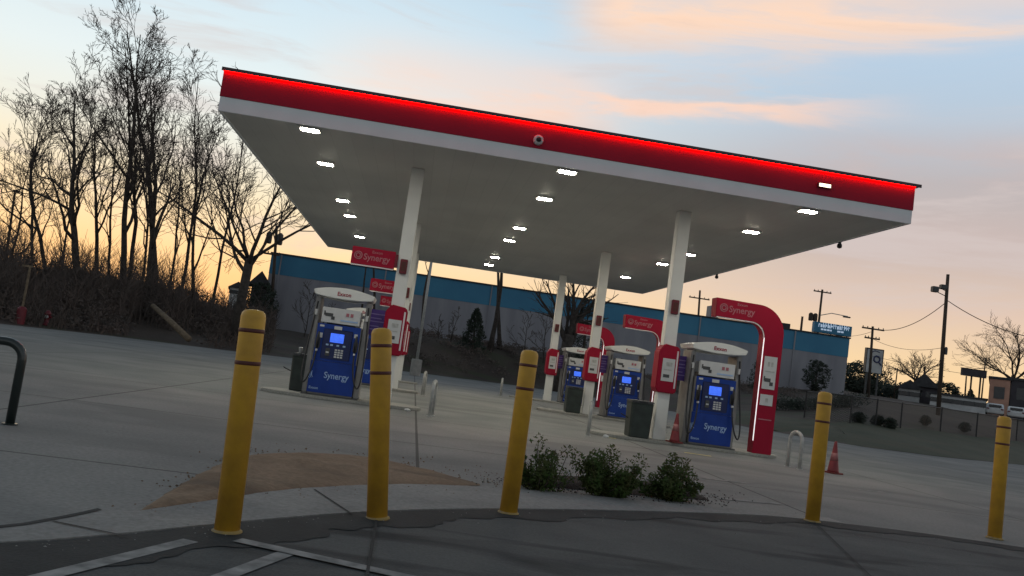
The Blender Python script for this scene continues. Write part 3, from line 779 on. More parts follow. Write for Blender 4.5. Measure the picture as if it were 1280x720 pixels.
def htop(base, px, py):                      # height that brings a top to a sight line at that depth
    return float(V(px, py, base[1])[2]-base[2])
LT = [  # base px, depth, top px, top py, spread, kids, seed, r0, label
    (98, 38, 112, 72, 1.15, 17, 11, .27, 'tall thick bare tree, leftmost of the big trunks behind the lot'),
    (62, 40, 46, 82, 1.2, 14, 12, .16, 'slim bare tree with outstretched left branches left of the thick trunk'),
    (118, 42, 138, 90, .9, 12, 13, .17, 'bare tree just right of the thick leftmost trunk, lower than its right neighbours'),
    (146, 39, 178, 8, .75, 15, 14, .23, 'tallest bare tree, its tip touching the top of the view'),
    (158, 43, 198, 20, .7, 13, 15, .17, 'straight slender bare tree right of the tallest one'),
    (186, 37, 212, 60, .8, 13, 16, .19, 'bare tree with dark twin looking stem in the middle of the group'),
    (196, 41, 236, 12, .85, 15, 17, .25, 'bare tree with a dark leaning trunk and broad top, left of the canopy corner'),
    (222, 44, 258, 60, .75, 12, 18, .14, 'thin pale bare tree right of the leaning dark trunk'),
    (246, 38, 272, 130, .8, 11, 19, .13, 'short thin bare tree close under the canopy corner'),
    (132, 45, 150, 110, .8, 11, 20, .12, 'spindly bare tree far back between the thick trunk and the tallest tree'),
    (36, 44, 28, 105, .9, 12, 21, .13, 'spindly bare tree near the left edge of the view'),
    (174, 46, 190, 105, .8, 11, 22, .12, 'spindly bare tree far back among the tall stems'),
    (262, 45, 290, 95, .8, 11, 23, .12, 'spindly bare tree partly behind the canopy corner'),
    (10, 39, -6, 170, 1.25, 11, 24, .12, 'low spreading bare tree cut by the left edge'),
    (80, 46, 84, 130, .9, 10, 25, .11, 'spindly bare tree far back behind the slim left one'),
    (210, 46, 226, 130, .9, 10, 26, .11, 'spindly bare tree far back behind the leaning dark trunk'),
]
for bp, Y, tx, ty, spd, kd, sd, r0, lab in LT:
    b = at(bp, Y, 390); H = htop(b, tx, ty)*.94; x1 = V(tx, ty, Y)[0]
    bare_tree('bare_tree', lab, b, H, ((x1-b[0])/H, 0), spd, sd, kd, .26, 1.0, r0, levels=4 if r0 > .125 else 3)
b = at(293, 34, 425); bare_tree('bare_tree', 'wide forked bare tree with heavy limbs standing left of the canopy', b, htop(b, 300, 165), (.02, 0), 1.05, 31, 12, .3, 1.0, .25, fork=True, up=.25)
# trees between canopy and blue building
BT = [(462, 47, 468, 250, .7, 8, 41, .13, 'thin bare tree behind the left pump, before the blue wall'),
      (448, 48, 455, 250, .7, 7, 42, .10, 'thinner bare tree just left of the one behind the left pump'),
      (612, 46, 622, 240, .6, 9, 43, .20, 'bare tree trunk before the blue wall, left one of a close pair'),
      (624, 47, 636, 240, .6, 8, 44, .17, 'bare tree trunk before the blue wall, right one of a close pair'),
      (524, 48, 534, 250, .7, 8, 45, .12, 'thin dark bare tree just left of the grey lamp post')]
for bp, Y, tx, ty, spd, kd, sd, r0, lab in BT:
    b = at(bp, Y, 445); H = htop(b, tx, ty)
    bare_tree('bare_tree', lab, b, H, ((V(tx, ty, Y)[0]-b[0])/H, 0), spd, sd, kd, .5, .7, r0, levels=3)
b = at(704, 40, 455); bare_tree('bare_tree', 'stout bare tree with heavy limbs behind the rear right column', b, htop(b, 715, 318), (.03, 0), .75, 57, 6, .4, .6, .36, fork=True, up=.12, levels=3)
# saplings in front of the wall
for k, (bp, Y, ty, sd) in enumerate(((545, 46, 392, 61), (560, 45, 385, 62), (655, 47, 385, 63), (680, 46, 378, 64), (400, 46, 360, 65), (375, 45, 352, 66))):
    b = at(bp, Y, 450); bare_tree('sapling', ('twiggy sapling right of the lamp post foot, nearer the post', 'twiggy sapling before the wall, second one right of the lamp post', 'twiggy sapling before the wall, left of the third bollard top', 'twiggy sapling beside the rear right column', 'twiggy sapling just left of the left pump', 'twiggy sapling before the left end of the blue building')[k],
              b, max(1.5, htop(b, bp+5, ty)), (0, 0), 1.3, sd, 9, .12, .7, .045, group='saplings before the blue building', levels=3)

# evergreens / shrubs
def evergreen(name, label, base, H, w, seed, shape='cone', m='conifer', n=2600, leaf=.10, cat='shrub', group='evergreens around the lot'):
    rnd = random.Random(seed); t = thing(name, label, cat, base, group=group)
    st = MB().tube([(0, 0, -.2), (0, 0, H*.5), (0, 0, H*.93)], [H*.02+.02, H*.014+.01, .01], 6)
    lf = MB(); k = 70
    for i in range(k):
        u = i/k; z = H*(.06+.92*u)
        env = (1-u)**.8 if shape == 'cone' else math.sqrt(max(.02, 1-(2*u-1)**2))
        a = i*2.4+rnd.uniform(-.5, .5); rr = w*env*rnd.uniform(.5, 1.05)
        p = (rr*math.cos(a), rr*math.sin(a), z)
        st.tube([(0, 0, z-.1*H*.5), p], [.02, .006], 3)
        leafblob(lf, p, w*.30*rnd.uniform(.6, 1.2)*(.45+env*.7), n//k, leaf, .8, rnd, 0)
    st.build('trunk', M['twig'], t); lf.build('foliage', M[m], t); return t
b = at(588, 45, 450); evergreen('conifer', 'small dark conifer before the wall, left of the paired trunks', b, htop(b, 591, 384), .95, 71)
b = at(727, 41, 455); evergreen('evergreen', 'dark rounded evergreen right of the stout tree', b, htop(b, 730, 372), 1.2, 72, 'round')
b = at(950, 45, 505); evergreen('evergreen', 'dark shrub seen just above the right pump topper', b, htop(b, 932, 415), 1.0, 73, 'cone')
b = at(1018, 51, 495); evergreen('evergreen', 'dark upright shrub against the right end of the blue building', b, htop(b, 1021, 450), .95, 74, 'round')
b = at(1074, 75, 490); evergreen('evergreen', 'dark evergreen tree right of the blue building, before the white pylon sign', b, htop(b, 1078, 455), 2.6, 75, 'round', leaf=.22, cat='tree')
b = at(318, 47, 415); evergreen('evergreen', 'dark evergreen left of the blue building corner', b, htop(b, 322, 352), 1.3, 76, 'round')
# small shrubs on the right verge
for k, (px, py, w) in enumerate(((1073, 530, .42), (1096, 533, .34), (1112, 537, .40), (1156, 532, .36), (1205, 540, .40), (1250, 548, .3))):
    p = T(px, py); evergreen('verge_shrub', ('low shrub on the grass verge, leftmost by the fence', 'low shrub on the verge, second from the left', 'low shrub on the verge, third from the left', 'low shrub on the verge, left of the tall utility pole line', 'low shrub on the verge, right of the tall utility pole', 'smallest low shrub on the verge, behind the rightmost bollard')[k],
        setz(p), (.62+.3*w)*.75, w*.85, 80+k, 'round', n=900, leaf=.06, group='low shrubs on the right verge')
# thicket at left (uncountable brush)
rnd = random.Random(5); br = MB()
def screen_x(p): d = np.array([p[0], p[1], 1.2])-CAM; return 640+F*(d@RT)/(d@FW)
for k in range(7200):
    px = rnd.uniform(-60, 345); Y = rnd.uniform(25, 60)
    p = V(px, 395, Y); dd = lotdist(p[0], p[1])
    if dd < .5 or (dd < 6 and 165 < screen_x(p) < 262 and Y < 34): continue
    z = terr(p[0], p[1]); clump = .5+.9*mnoise.noise(Vector((p[0]*.28, p[1]*.2, 4)))
    tall = rnd.random() < .13
    h = rnd.uniform(.5, 2.3)*(.75+max(0, clump)) if not tall else rnd.uniform(2.5, 6.5)
    h *= .62*(1 if px < 240 else .55)*(.35+.65*sm(dd, .5, 6))
    a = rnd.uniform(0, 2*PI); l_ = h*(.35 if not tall else .10); dx, dy = math.cos(a)*l_, math.sin(a)*l_
    q = [(p[0], p[1], z-.1), (p[0]+dx*.4, p[1]+dy*.4, z+h*.55), (p[0]+dx, p[1]+dy, z+h)]
    br.tube(q, [.028, .02, .008], 3, cap=False)
    for _ in range(5 if not tall else 12):
        u = rnd.uniform(.3, .95); s_ = (q[0][0]+dx*u, q[0][1]+dy*u, z+h*u); l = min(1.6, h*rnd.uniform(.15, .4)); b2 = rnd.uniform(0, 2*PI)
        br.tube([s_, (s_[0]+math.cos(b2)*l*.5, s_[1]+math.sin(b2)*l*.5, s_[2]+l*.45), (s_[0]+math.cos(b2)*l*.8, s_[1]+math.sin(b2)*l*.8, s_[2]+l)], [.013, .010, .006], 3, cap=False)
tag(br.build('thicket', M['brush']), 'dense dark leafless undergrowth below the bare trees', 'undergrowth', kind='stuff')
lf = MB()
for k in range(620):
    px = rnd.uniform(-60, 335); Y = rnd.uniform(25, 60); p = V(px, 395, Y); z = terr(p[0], p[1])
    dd = lotdist(p[0], p[1])
    if dd < .7 or (dd < 6 and 165 < screen_x(p) < 262 and Y < 34): continue
    hh = rnd.uniform(.05, 1.9)*(1 if px < 250 else .6)*sm(dd, .3, 7)
    leafblob(lf, (p[0], p[1], z+hh), rnd.uniform(.4, 1.0), 70, .10, .7, rnd, 0)
tag(lf.build('dead_leaf_cover', M['brush']), 'brown dead leaf cover among the undergrowth', 'undergrowth', kind='stuff')
# low ground cover on the bank before the building
lf = MB()
for k in range(520):
    px = rnd.uniform(420, 1000); Y = rnd.uniform(40, 52); p = V(px, 440+(px-500)*.1, Y); z = terr(p[0], p[1])
    if lotdist(p[0], p[1]) < .8: continue
    leafblob(lf, (p[0], p[1], z+rnd.uniform(.0, .35)), rnd.uniform(.3, .7), 40, .09, .5, rnd, 0)
tag(lf.build('bank_cover', M['brush']), 'low brown ground cover on the bank before the blue building', 'ground cover', kind='stuff')
# fallen log
p0_, p1_ = V(191, 382, 33.0), V(236, 424, 30.2)
lg = thing('fallen_log', 'pale bare log lying down the dark bank at left', 'log', (0, 0, 0))
a = Vector([float(q) for q in p0_]); b = Vector([float(q) for q in p1_])
lg.location = a; MB().tube([(0, 0, 0), tuple((b-a)*.5+Vector((0, 0, .03))), tuple(b-a)], [.13, .15, .17], 10).build('stem', M['log'], lg, smooth=True)
MB().tube([tuple((b-a)*.3), tuple((b-a)*.3+Vector((.25, -.1, .3)))], [.05, .03], 6).build('stub_branch', M['log'], lg)

# ------------------------------------------------------------------ blue building
BY = 54.0
xl = V(333, 360, BY)[0]; xr = V(1058, 460, BY)[0]; zt = float(V(700, 366, BY)[2])
zt = 7.75
bd = thing('blue_topped_building', 'long grey commercial building with a broad blue top band behind the canopy', 'building', (xl, BY, 0))
Lb = xr-xl
MB().box(0, Lb, 0, 22, 0, zt-1.75).build('wall', M['bwall'], bd)
MB().box(-.02, Lb+.02, -.02, 22.02, zt-1.747, zt-.12).build('blue_band', M['bblue'], bd)
MB().box(-.10, Lb+.10, -.10, 22.1, zt-.117, zt).build('coping', M['roofd'], bd)
for k, (x, w) in enumerate(((.75, .0), (9.2, 0), (18, 0), (27, 0), (36, 0), (44.5, 0))):
    if x < Lb: MB().box(x, x+.10, -.11, -.021, .5, zt-.12).build('downpipe', M['bwall'], bd)
hv = V(977, 404, BY+2); MB().box(hv[0]-xl-.9, hv[0]-xl+.6, 1.5, 3.2, zt+.001, float(hv[2])).build('roof_unit', M['darkwall'], bd)
for px0, py0, wd in ((1003, 396, .22),):
    q = V(px0, py0, BY+3); MB().lathe([(wd*.5, zt), (wd*.45, float(q[2])), (wd*.6, float(q[2])+.02)], 8, (q[0]-xl, 3, 0)).build('flue', M['wood'], bd)
q0_ = V(893, 386, BY+4); MB().box(q0_[0]-xl-.5, q0_[0]-xl+.3, 3.6, 4.6, zt+.001, float(q0_[2])+.2).build('vent_stack', M['bwall'], bd)
# roof sign
s0, s1 = V(1016, 416, BY+.6), V(1064, 422, BY+.6)
sg = thing('roof_sign', 'blue rooftop sign with pale lettering on the right end of the building', 'sign', (s0[0], BY+.6, zt))
ws = float(s1[0]-s0[0]); hs = float(V(1042, 405, BY+.6)[2]-zt)
MB().box(.1, ws, 0, .5, .12, hs).build('sign_box', M['signblue'] if 'signblue' in M else M['bblue'], sg, bevel=.02)
for x in (.3, ws/2, ws-.3): MB().box(x-.05, x+.05, .2, .3, 0, .119).build('sign_foot', M['steel'], sg)
rnd = random.Random(4); lt = MB(); x = .45
M['signglow'] = mat('sign_letters', (.55, .68, .85), .5, .1, 4, emit=.4)
while x < ws-.35:
    w_ = rnd.uniform(.10, .22); hh = rnd.choice((.28, .28, .42, .36)); lt.box(x, x+w_*.38, -.03, -.002, hs*.58, hs*.58+hh)
    lt.box(x+w_*.38, x+w_, -.03, -.002, hs*.58+rnd.choice((0, .12, .22)), hs*.58+rnd.choice((.25, .3))); x += w_+.06
lt.build('letter_strokes', M['signglow'], sg)
lt = MB(); x = .7
while x < ws-.7:
    w_ = rnd.uniform(.10, .3)
    if not ws*.45 < x < ws*.58: MB().box(x, x+w_, -.03, -.002, hs*.34, hs*.34+.14).build('lower_stroke', M['signglow'], sg)
    x += w_+.06

# ------------------------------------------------------------------ posts, poles, wires
def pole_obj(name, label, px, Y, top, r, m='wood', cat='utility pole', group=None):
    b = at(px[0], Y, px[1]); H = htop(b, *top); x1 = V(top[0], top[1], Y)[0]
    t = thing(name, label, cat, b, group=group)
    MB().tube([(0, 0, -.3), (float(x1-b[0])*.5, 0, H*.5), (float(x1-b[0]), 0, H)], [r, r*.85, r*.7], 10).build('shaft', M[m], t, smooth=True)
    t['H'] = H; return t, H, float(x1-b[0]), b
WP = {}
def crossarm(t, H, dx, z, w=2.2, tilt=0):
    MB().box(dx-w/2, dx+w/2, -.16, -.04, z-.07, z+.07).build('crossarm', M['wood'], t)
    ins = MB()
    for s in (-.92, -.5, .5, .92): ins.lathe([(.04, 0), (.055, .06), (.035, .14)], 6, (dx+s*w/2, -.1, z+.071))
    ins.build('insulators', M['darkgrey'], t)
def flood(t, dx, z, s, n='floodlight'):
    MB().tube([(dx, -.05, z-.1), (dx+s*.55, -.25, z)], .035, 6).build('lamp_bracket', M['wood'], t)
    MB().box(dx+s*.55-.25, dx+s*.55+.25, -.55, -.15, z-.02, z+.34).build(n, M['darkgrey'], t, bevel=.04)
MY = 46
mp, H, dx, b = pole_obj('utility_pole', 'tallest utility pole at right with two floodlights near its top', (1174, 503), MY, (1185, 343), .17, group='utility poles')
flood(mp, dx*.87, H*.885, -1); 
MB().tube([(dx*.86, -.05, H*.84), (dx*.86-1.1, -.2, H*.865)], .035, 6).build('lamp_bracket', M['wood'], mp)
MB().box(dx*.86-1.45, dx*.86-.95, -.5, -.1, H*.855, H*.895).build('floodlight', M['darkgrey'], mp, bevel=.04)
MB().lathe([(.10, 0), (.12, .1), (.12, .5), (.06, .6)], 10, (dx*.5+.22, -.1, H*.43)).build('meter_can', M['darkgrey'], mp)
mt = Vector(b)+Vector((dx*.8, 0, H*.80))
p2, H2, dx2, b2 = pole_obj('utility_pole', 'utility pole with double crossarm in front of the white pylon sign', (1086, 488), 60, (1091, 408), .15, group='utility poles')
crossarm(p2, H2, dx2, H2-.25); crossarm(p2, H2, dx2, H2-1.15, 1.5)
p2t = Vector(b2)+Vector((dx2, 0, H2-.2))
p3, H3, dx3, b3 = pole_obj('utility_pole', 'utility pole with street lamp arm rising behind the rooftop sign', (1016, 470), 80, (1028, 362), .17, group='utility poles')
crossarm(p3, H3, dx3, H3-.3)
MB().tube([(dx3, -.1, H3-3.1), (dx3+1.2, -.5, H3-2.7), (dx3+3.2, -.6, H3-2.8)], .05, 6).build('lamp_arm', M['steel'], p3)
MB().box(dx3+2.6, dx3+3.5, -.75, -.45, H3-2.98, H3-2.82).build('street_lamp', M['darkgrey'], p3, bevel=.04)
for s in (-1, -1.9): MB().lathe([(.22, 0), (.26, .1), (.26, .8), (.12, .95)], 10, (dx3+s*.62, -.2, H3-3.9)).build('transformer', M['wood'], p3)
p4, H4, dx4, b4 = pole_obj('utility_pole', 'utility pole with one crossarm seen left of the front red arch', (868, 470), 85, (875, 363), .17, group='utility poles')
crossarm(p4, H4, dx4, H4-1.0, 2.6)
p5, H5, dx5, b5 = pole_obj('utility_pole', 'utility pole with transformer cans at the left end of the blue building', (336, 420), 52, (346, 282), .15, group='utility poles')
for s in (-1, 1): MB().lathe([(.2, 0), (.24, .1), (.24, .8), (.1, .95)], 10, (dx5+s*.42, -.1, H5-1.5)).build('transformer', M['darkgrey'], p5)
crossarm(p5, H5, dx5, H5-2.3, 1.2)
p6, H6, dx6, b6 = pole_obj('utility_pole', 'thin leaning utility pole at the far left edge among the trees', (8, 330), 44, (19, 238), .10, group='utility poles')
MB().box(dx6-.1, dx6+.28, -.1, .1, H6-.12, H6+.02).build('pole_cap', M['wood'], p6)
for k, (px, pyb, px2, pyt, Y, r, lab) in enumerate(((1206, 500, 1208, 470, 90, .12, 'short bare pole left of the dark roadside board'), (1226, 505, 1232, 448, 85, .10, 'slim pale pole right of the dark roadside board'), (1118, 490, 1122, 460, 95, .10, 'distant thin pole left of the bare round tree'))):
    pole_obj('street_pole', lab, (px, pyb), Y, (px2, pyt), r, 'wood', 'pole', 'small distant poles')
# wires
def wire(a, b, sag, lab, r=.018):
    a, b = Vector(a), Vector(b); pts = []
    for i in range(17):
        u = i/16; p = a.lerp(b, u); p.z -= sag*4*u*(1-u); pts.append(tuple(p))
    o = MB().tube(pts, r, 5).build('overhead_wire', M['black']); return tag(o, lab, 'wire', 'overhead wires')
def Vv(px, py, Y): return Vector([float(v) for v in V(px, py, Y)])
wire(mt, p2t, .9, 'overhead wire sagging from the tallest pole left to the double crossarm pole', .030)
e1 = Vv(1345, 428, 40); wire(mt+Vector((.1, 0, .15)), e1, .8, 'overhead wire running from the tallest pole out to the right edge', .032)
wire(p2t+Vector((0, .1, -.3)), Vector(b3)+Vector((dx3, 0, H3-4.6)), .7, 'overhead wire from the double crossarm pole left to the street lamp pole')
wire(p2t+Vector((.2, 0, -1.0)), mt+Vector((0, .1, -3.6)), .5, 'lower overhead wire between the tallest pole and the double crossarm pole')
wire(p2t+Vector((.2, 0, -2.6)), Vv(1330, 480, 60), .4, 'lowest overhead wire passing behind the tallest pole')
# lamp post on concrete pedestal behind the canopy
b = at(518, 31.5, 472); b = (b[0], b[1], 0.004); g = G(518, 473)
lp = thing('lamp_post', 'slim grey lamp post on a concrete pedestal behind the canopy', 'lamp post', b)
MB().lathe([(.30, 0), (.30, .88), (.27, .92)], 18).build('pedestal', M['concfoot'], lp)
MB().tube([(0, 0, .921), (0, 0, 8.2)], [.085, .06], 10).build('shaft', M['steel'], lp, smooth=True)
hd = MB().box(-.9, .9, -.15, .15, 8.201, 8.32).build('lamp_head', M['darkgrey'], lp, bevel=.03)
# pole with red base, far left, and red marker
b = setz(T(24, 406)); b = (b[0], b[1], terr(b[0], b[1]))
rp = thing('marker_post', 'pale slim post with a red foot at the far left lot edge', 'post', b)
h = htop(b, 29, 333); MB().tube([(0, 0, .8), (0, 0, h)], .055, 8).build('shaft', M['log'], rp)
MB().lathe([(.20, -.1), (.20, .7), (.12, .80)], 12).build('red_foot', M['darkred'], rp)
MB().box(-.35, .1, -.05, .05, h, h+.09).build('cap_arm', M['log'], rp)
b = setz(T(57, 408))
hy = thing('fire_hydrant', 'small red hydrant with pale cap at the far left lot edge', 'hydrant', b)
MB().lathe([(.16, -.05), (.17, .05), (.11, .08), (.11, .48), (.15, .5), (.15, .56), (.10, .66), (.03, .72)], 14).build('barrel', M['darkred'], hy, smooth=True)
for s in (-1, 1): MB().tube([(s*.10, 0, .40), (s*.19, 0, .40)], .055, 10).build('side_cap', M['darkred'], hy)
MB().tube([(.02, -.10, .40), (.02, -.20, .40)], .075, 12).build('front_cap', M['print'], hy)

# ------------------------------------------------------------------ chain-link fence on the right verge
fpx = [(1005, 489, 523), (1034, 494, 527), (1062, 498, 531), (1094, 502, 534), (1125, 505, 538), (1175, 508, 541), (1220, 513, 546), (1270, 519, 552), (1330, 527, 560)]
fp = []
for px, t_, b_ in fpx:
    p = T(px, b_); fp.append(setz(p))
# even out the run so that it is one straight fence with a slight bend
x0_, y0_ = fp[0][:2]; x1_, y1_ = fp[-1][:2]
fc = thing('chain_link_fence', 'dark low chain link fence along the bank at right', 'fence', fp[0])
o0 = Vector(fp[0]); mesh_rows = []
for i, q in enumerate(fp):
    r_ = Vector(q)-o0; MB().tube([(r_.x, r_.y, r_.z-.2), (r_.x, r_.y, r_.z+1.36)], .04, 8).build('post', M['black'], fc)
for a_, b_ in zip(fp[:-1], fp[1:]):
    A, B = Vector(a_)-o0, Vector(b_)-o0
    MB().tube([(A.x, A.y, A.z+1.32), (B.x, B.y, B.z+1.32)], .025, 6).build('rail', M['black'], fc)
    mb = MB(); mb.v = [(A.x, A.y, A.z+.03), (B.x, B.y, B.z+.03), (B.x, B.y, B.z+1.29), (A.x, A.y, A.z+1.29)]; mb.f = [(0, 1, 2, 3)]
    mb.build('mesh_panel', M['link'], fc)
# dark hedge strip left of the verge, before the building right half
p = T(905, 500); 
hg = MB(); rnd = random.Random(8)
A, B = Vector(setz(T(968, 521))), Vector(setz(T(1052, 534)))
A = Vector((24.5, 30, terr(24.5, 30))); B = Vector((30.5, 31.5, terr(30.5, 31.5)))
for k in range(46):
    q = A.lerp(B, k/45); leafblob(hg, (q.x+rnd.uniform(-.3, .3), q.y+rnd.uniform(-.4, .4), terr(q.x, q.y)+rnd.uniform(.15, .55)), .5, 90, .08, .8, rnd, 0)
tag(hg.build('hedge', M['conifer']), 'low dark hedge on the bank behind the fence, right of the red arch', 'hedge')

# ------------------------------------------------------------------ far right: buildings, signs, trees, cars
def house(name, label, x0, x1, Y, depth, zb, zwall, zroof, wall, roof='roofd', gable=True, wins=2):
    xm = (x0+x1)/2; az_ = math.atan2(xm-CAM[0], Y-CAM[1])
    t = thing(name, label, 'building', (xm, Y, zb), -az_); w = (x1-x0)/2*math.cos(az_); hw = zwall-zb; hr = zroof-zb
    MB().box(-w, w, 0, depth, -1.6, hw).build('wall', M[wall], t)
    if gable:
        rf = MB(); rf.v = [(-w-.3, -.4, hw), (w+.3, -.4, hw), (w+.3, depth+.4, hw), (-w-.3, depth+.4, hw), (0, -.4, hr), (0, depth+.4, hr)]
        rf.f = [(0, 1, 4), (1, 2, 5, 4), (2, 3, 5), (3, 0, 4, 5), (3, 2, 1, 0)]; rf.v = [(a, b_, c+.01) for a, b_, c in rf.v]; rf.build('roof', M[roof], t)
    else: MB().box(-w-.15, w+.15, -.15, depth+.15, hw+.003, hr).build('roof', M[roof], t)
    for k in range(wins):
        x = -w+2*w*(k+.5)/wins; f = MB().box(x-.55, x+.55, -.05, -.003, hw*.35, hw*.75).build('window', M['darkgrey'], t)
        MB().box(x-.45, x+.45, -.06, -.051, hw*.39, hw*.71).build('pane', M['glassd'], f)
    return t
def HX(px, py, Y): return float(V(px, py, Y)[0])
def HZ(px, py, Y): return float(V(px, py, Y)[2])
Y = 75; house('low_house', 'low white house with a dark roof left of the tallest pole', HX(1123, 490, Y), HX(1150, 490, Y), Y, 8, HZ(1136, 500, Y), HZ(1136, 486, Y), HZ(1140, 475, Y), 'offwhite', wins=2)
Y = 82; house('dark_gable_house', 'dark gabled house between the bare round tree and the tallest pole', HX(1138, 490, Y), HX(1172, 490, Y), Y, 9, HZ(1155, 503, Y), HZ(1155, 484, Y), HZ(1152, 467, Y), 'darkwall', wins=2)
Y = 70; house('long_low_building', 'long low off-white building right of the tallest pole', HX(1162, 500, Y), HX(1232, 505, Y), Y, 10, HZ(1195, 510, Y), HZ(1195, 496, Y), HZ(1195, 493.5, Y), 'offwhite', gable=False, wins=5)
Y = 78; house('flat_roof_shop', 'flat roofed shop with a pinkish front at the right edge', HX(1236, 490, Y), HX(1262, 490, Y), Y, 14, HZ(1250, 512, Y), HZ(1248, 474, Y), HZ(1248, 471, Y), 'pinkwall', gable=False, wins=1)
Y = 76; house('dark_shop', 'dark walled shop cut by the right edge beside the pinkish one', HX(1263, 490, Y), HX(1320, 490, Y), Y, 14, HZ(1280, 514, Y), HZ(1280, 476, Y), HZ(1280, 473, Y), 'darkwall', gable=False, wins=2)
Y = 95; house('far_house', 'white house glimpsed far behind the trees left of the blue building', HX(288, 360, Y), HX(306, 362, Y), Y, 8, HZ(297, 372, Y), HZ(297, 360, Y), HZ(297, 352, Y), 'offwhite', wins=2)
Y = 50; sh = house('dark_shed', 'dark shed with peaked roof at the left end of the blue building', HX(311, 380, Y), HX(331, 380, Y), Y, 4, HZ(320, 430, Y), HZ(320, 356, Y), HZ(320, 338, Y), 'darkwall', wins=0)
# pylon sign
Y = 72; xa, xb = HX(1081, 460, Y), HX(1101, 460, Y); zb_, zt_ = HZ(1090, 466, Y), HZ(1092, 437, Y); gz = terr((xa+xb)/2, Y)
py = thing('pylon_sign', 'white pylon sign with a dark round emblem behind the double crossarm pole', 'sign', ((xa+xb)/2, Y, gz)); w = (xb-xa)/2
MB().box(-w, w, -.2, .2, zb_-gz, zt_-gz).build('sign_face', M['signwhite'] if 'signwhite' in M else M['offwhite'], py, bevel=.03)
fr = MB().box(-w-.08, w+.08, -.22, .22, zt_-gz+.002, zt_-gz+.12).box(-w-.08, -w-.002, -.22, .22, zb_-gz, zt_-gz).box(w+.002, w+.08, -.22, .22, zb_-gz, zt_-gz)
fr.build('frame', M['darkgrey'], py)
zc = (zt_-gz)*.5+(zb_-gz)*.5+.25
MB().tube([(.25+.34*math.cos(2*PI*k/16), -.22, zc+.34*math.sin(2*PI*k/16)) for k in range(17)], .09, 6).build('ring_emblem', M['navy'], py)
MB().tube([(.5, -.22, zc-.28), (.8, -.22, zc-.6)], .08, 6).tube([(-.5, -.22, zc+.6), (-.1, -.22, zc+.9), (.5, -.22, zc+.8)], .05, 6).build('emblem_stroke', M['navy'], py)
for s in (-1, 1): MB().tube([(s*w*.7, 0, -.3), (s*w*.7, 0, zb_-gz)], .12, 8).build('leg', M['darkgrey'], py)
# dark roadside board
Y = 78; xa, xb = HX(1202, 465, Y), HX(1232, 470, Y); zb_, zt_ = HZ(1217, 471, Y), HZ(1217, 462, Y); gz = terr((xa+xb)/2, Y)
rb_ = thing('roadside_board', 'long dark roadside board on posts against the sunset', 'sign', ((xa+xb)/2, Y, gz)); w = (xb-xa)/2
MB().box(-w, w, -.2, .2, zb_-gz, zt_-gz).build('board', M['darkwall'], rb_, bevel=.02)
MB().box(-w-.03, w+.03, -.23, .23, zt_-gz+.002, zt_-gz+.06).build('top_rail', M['wood'], rb_)
for s in (-.15, .6): MB().tube([(s*w, 0, -.3), (s*w, 0, zb_-gz)], .10, 8).build('post', M['wood'], rb_)
# far trees at right
b = at(1143, 88, 495); bare_tree('bare_tree', 'round bare tree left of the tallest pole', b, htop(b, 1140, 430), (0, 0), 1.45, 91, 12, .2, .8, .25, fork=True, up=.05, tmin=.02)
b = at(1262, 92, 500); bare_tree('bare_tree', 'large bare tree at the right edge behind the shops', b, htop(b, 1270, 398), (.05, 0), 1.2, 92, 15, .2, 1.0, .28, fork=True, up=.25, tmin=.02)
b = at(1290, 88, 505); bare_tree('bare_tree', 'bare tree cut by the right edge', b, htop(b, 1296, 402), (.0, 0), 1.1, 93, 13, .2, .9, .24, tmin=.02)
b = at(1108, 110, 490); bare_tree('bare_tree', 'distant bare tree right of the pylon sign', b, htop(b, 1112, 452), (0, 0), 1.4, 94, 11, .2, .8, .2, tmin=.02, levels=3)
b = at(1178, 100, 498); evergreen('evergreen', 'dark round evergreen just right of the tallest pole', b, htop(b, 1190, 480), 2.6, 95, 'round', leaf=.25, cat='tree')
b = at(1212, 110, 505); evergreen('conifer', 'tiny far conifer under the dark roadside board', b, htop(b, 1215, 487), 1.3, 96, 'cone', leaf=.2, cat='tree')
# far dark treeline strip right of the building
lf = MB(); rnd = random.Random(12)
for k in range(150):
    px = rnd.uniform(1058, 1135); Y = rnd.uniform(95, 105); p = V(px, 490, Y); z = terr(p[0], p[1])
    leafblob(lf, (p[0], p[1], z+rnd.uniform(.3, 2.2)), 1.2, 60, .25, .9, rnd, 0)
tag(lf.build('far_brush', M['conifer']), 'far dark brush line behind the pylon sign', 'undergrowth', kind='stuff')
# two parked cars far right
def car(loc, rz, label, m='car'):
    t = thing('parked_car', label, 'car', loc, rz, group='white cars parked before the shops')
    prof = [(-2.1, .35), (2.1, .35), (2.15, .75), (1.2, .95), (.55, 1.42), (-1.1, 1.45), (-1.9, 1.0), (-2.15, .9)]
    MB().prism(prof, -.85, .85).build('body', M[m], t, bevel=.08)
    MB().prism([(.95, 1.0), (.5, 1.36), (-1.05, 1.38), (-1.6, 1.0)], -.86, .86).build('window', M['glassd'], t)
    MB().box(-1.98, -1.55, -.6, .6, 1.05, 1.30).build('rear_window', M['glassd'], t)
    for s in (-1, 1): MB().box(-2.2, -2.1, s*.68-.12, s*.68+.12, .78, .92).build('tail_light', M['darkred'], t)
    for x in (-1.3, 1.3):
        for s in (-1, 1):
            wv = MB(); wv.quadstrip([[(x+.33*math.cos(2*PI*k/16), y_, .33+.33*math.sin(2*PI*k/16)) for k in range(16)] for y_ in (s*.70, s*.88)]); wv.build('wheel', M['black'], t)
    return t
p = V(1243, 510, 72); car((p[0], 72, terr(p[0], 72)-.1), R(56), 'white parked car before the pinkish shop, left one of two')
p = V(1271, 512, 72); car((p[0], 72, terr(p[0], 72)-.1), R(52), 'white parked car before the dark shop, right one of two')

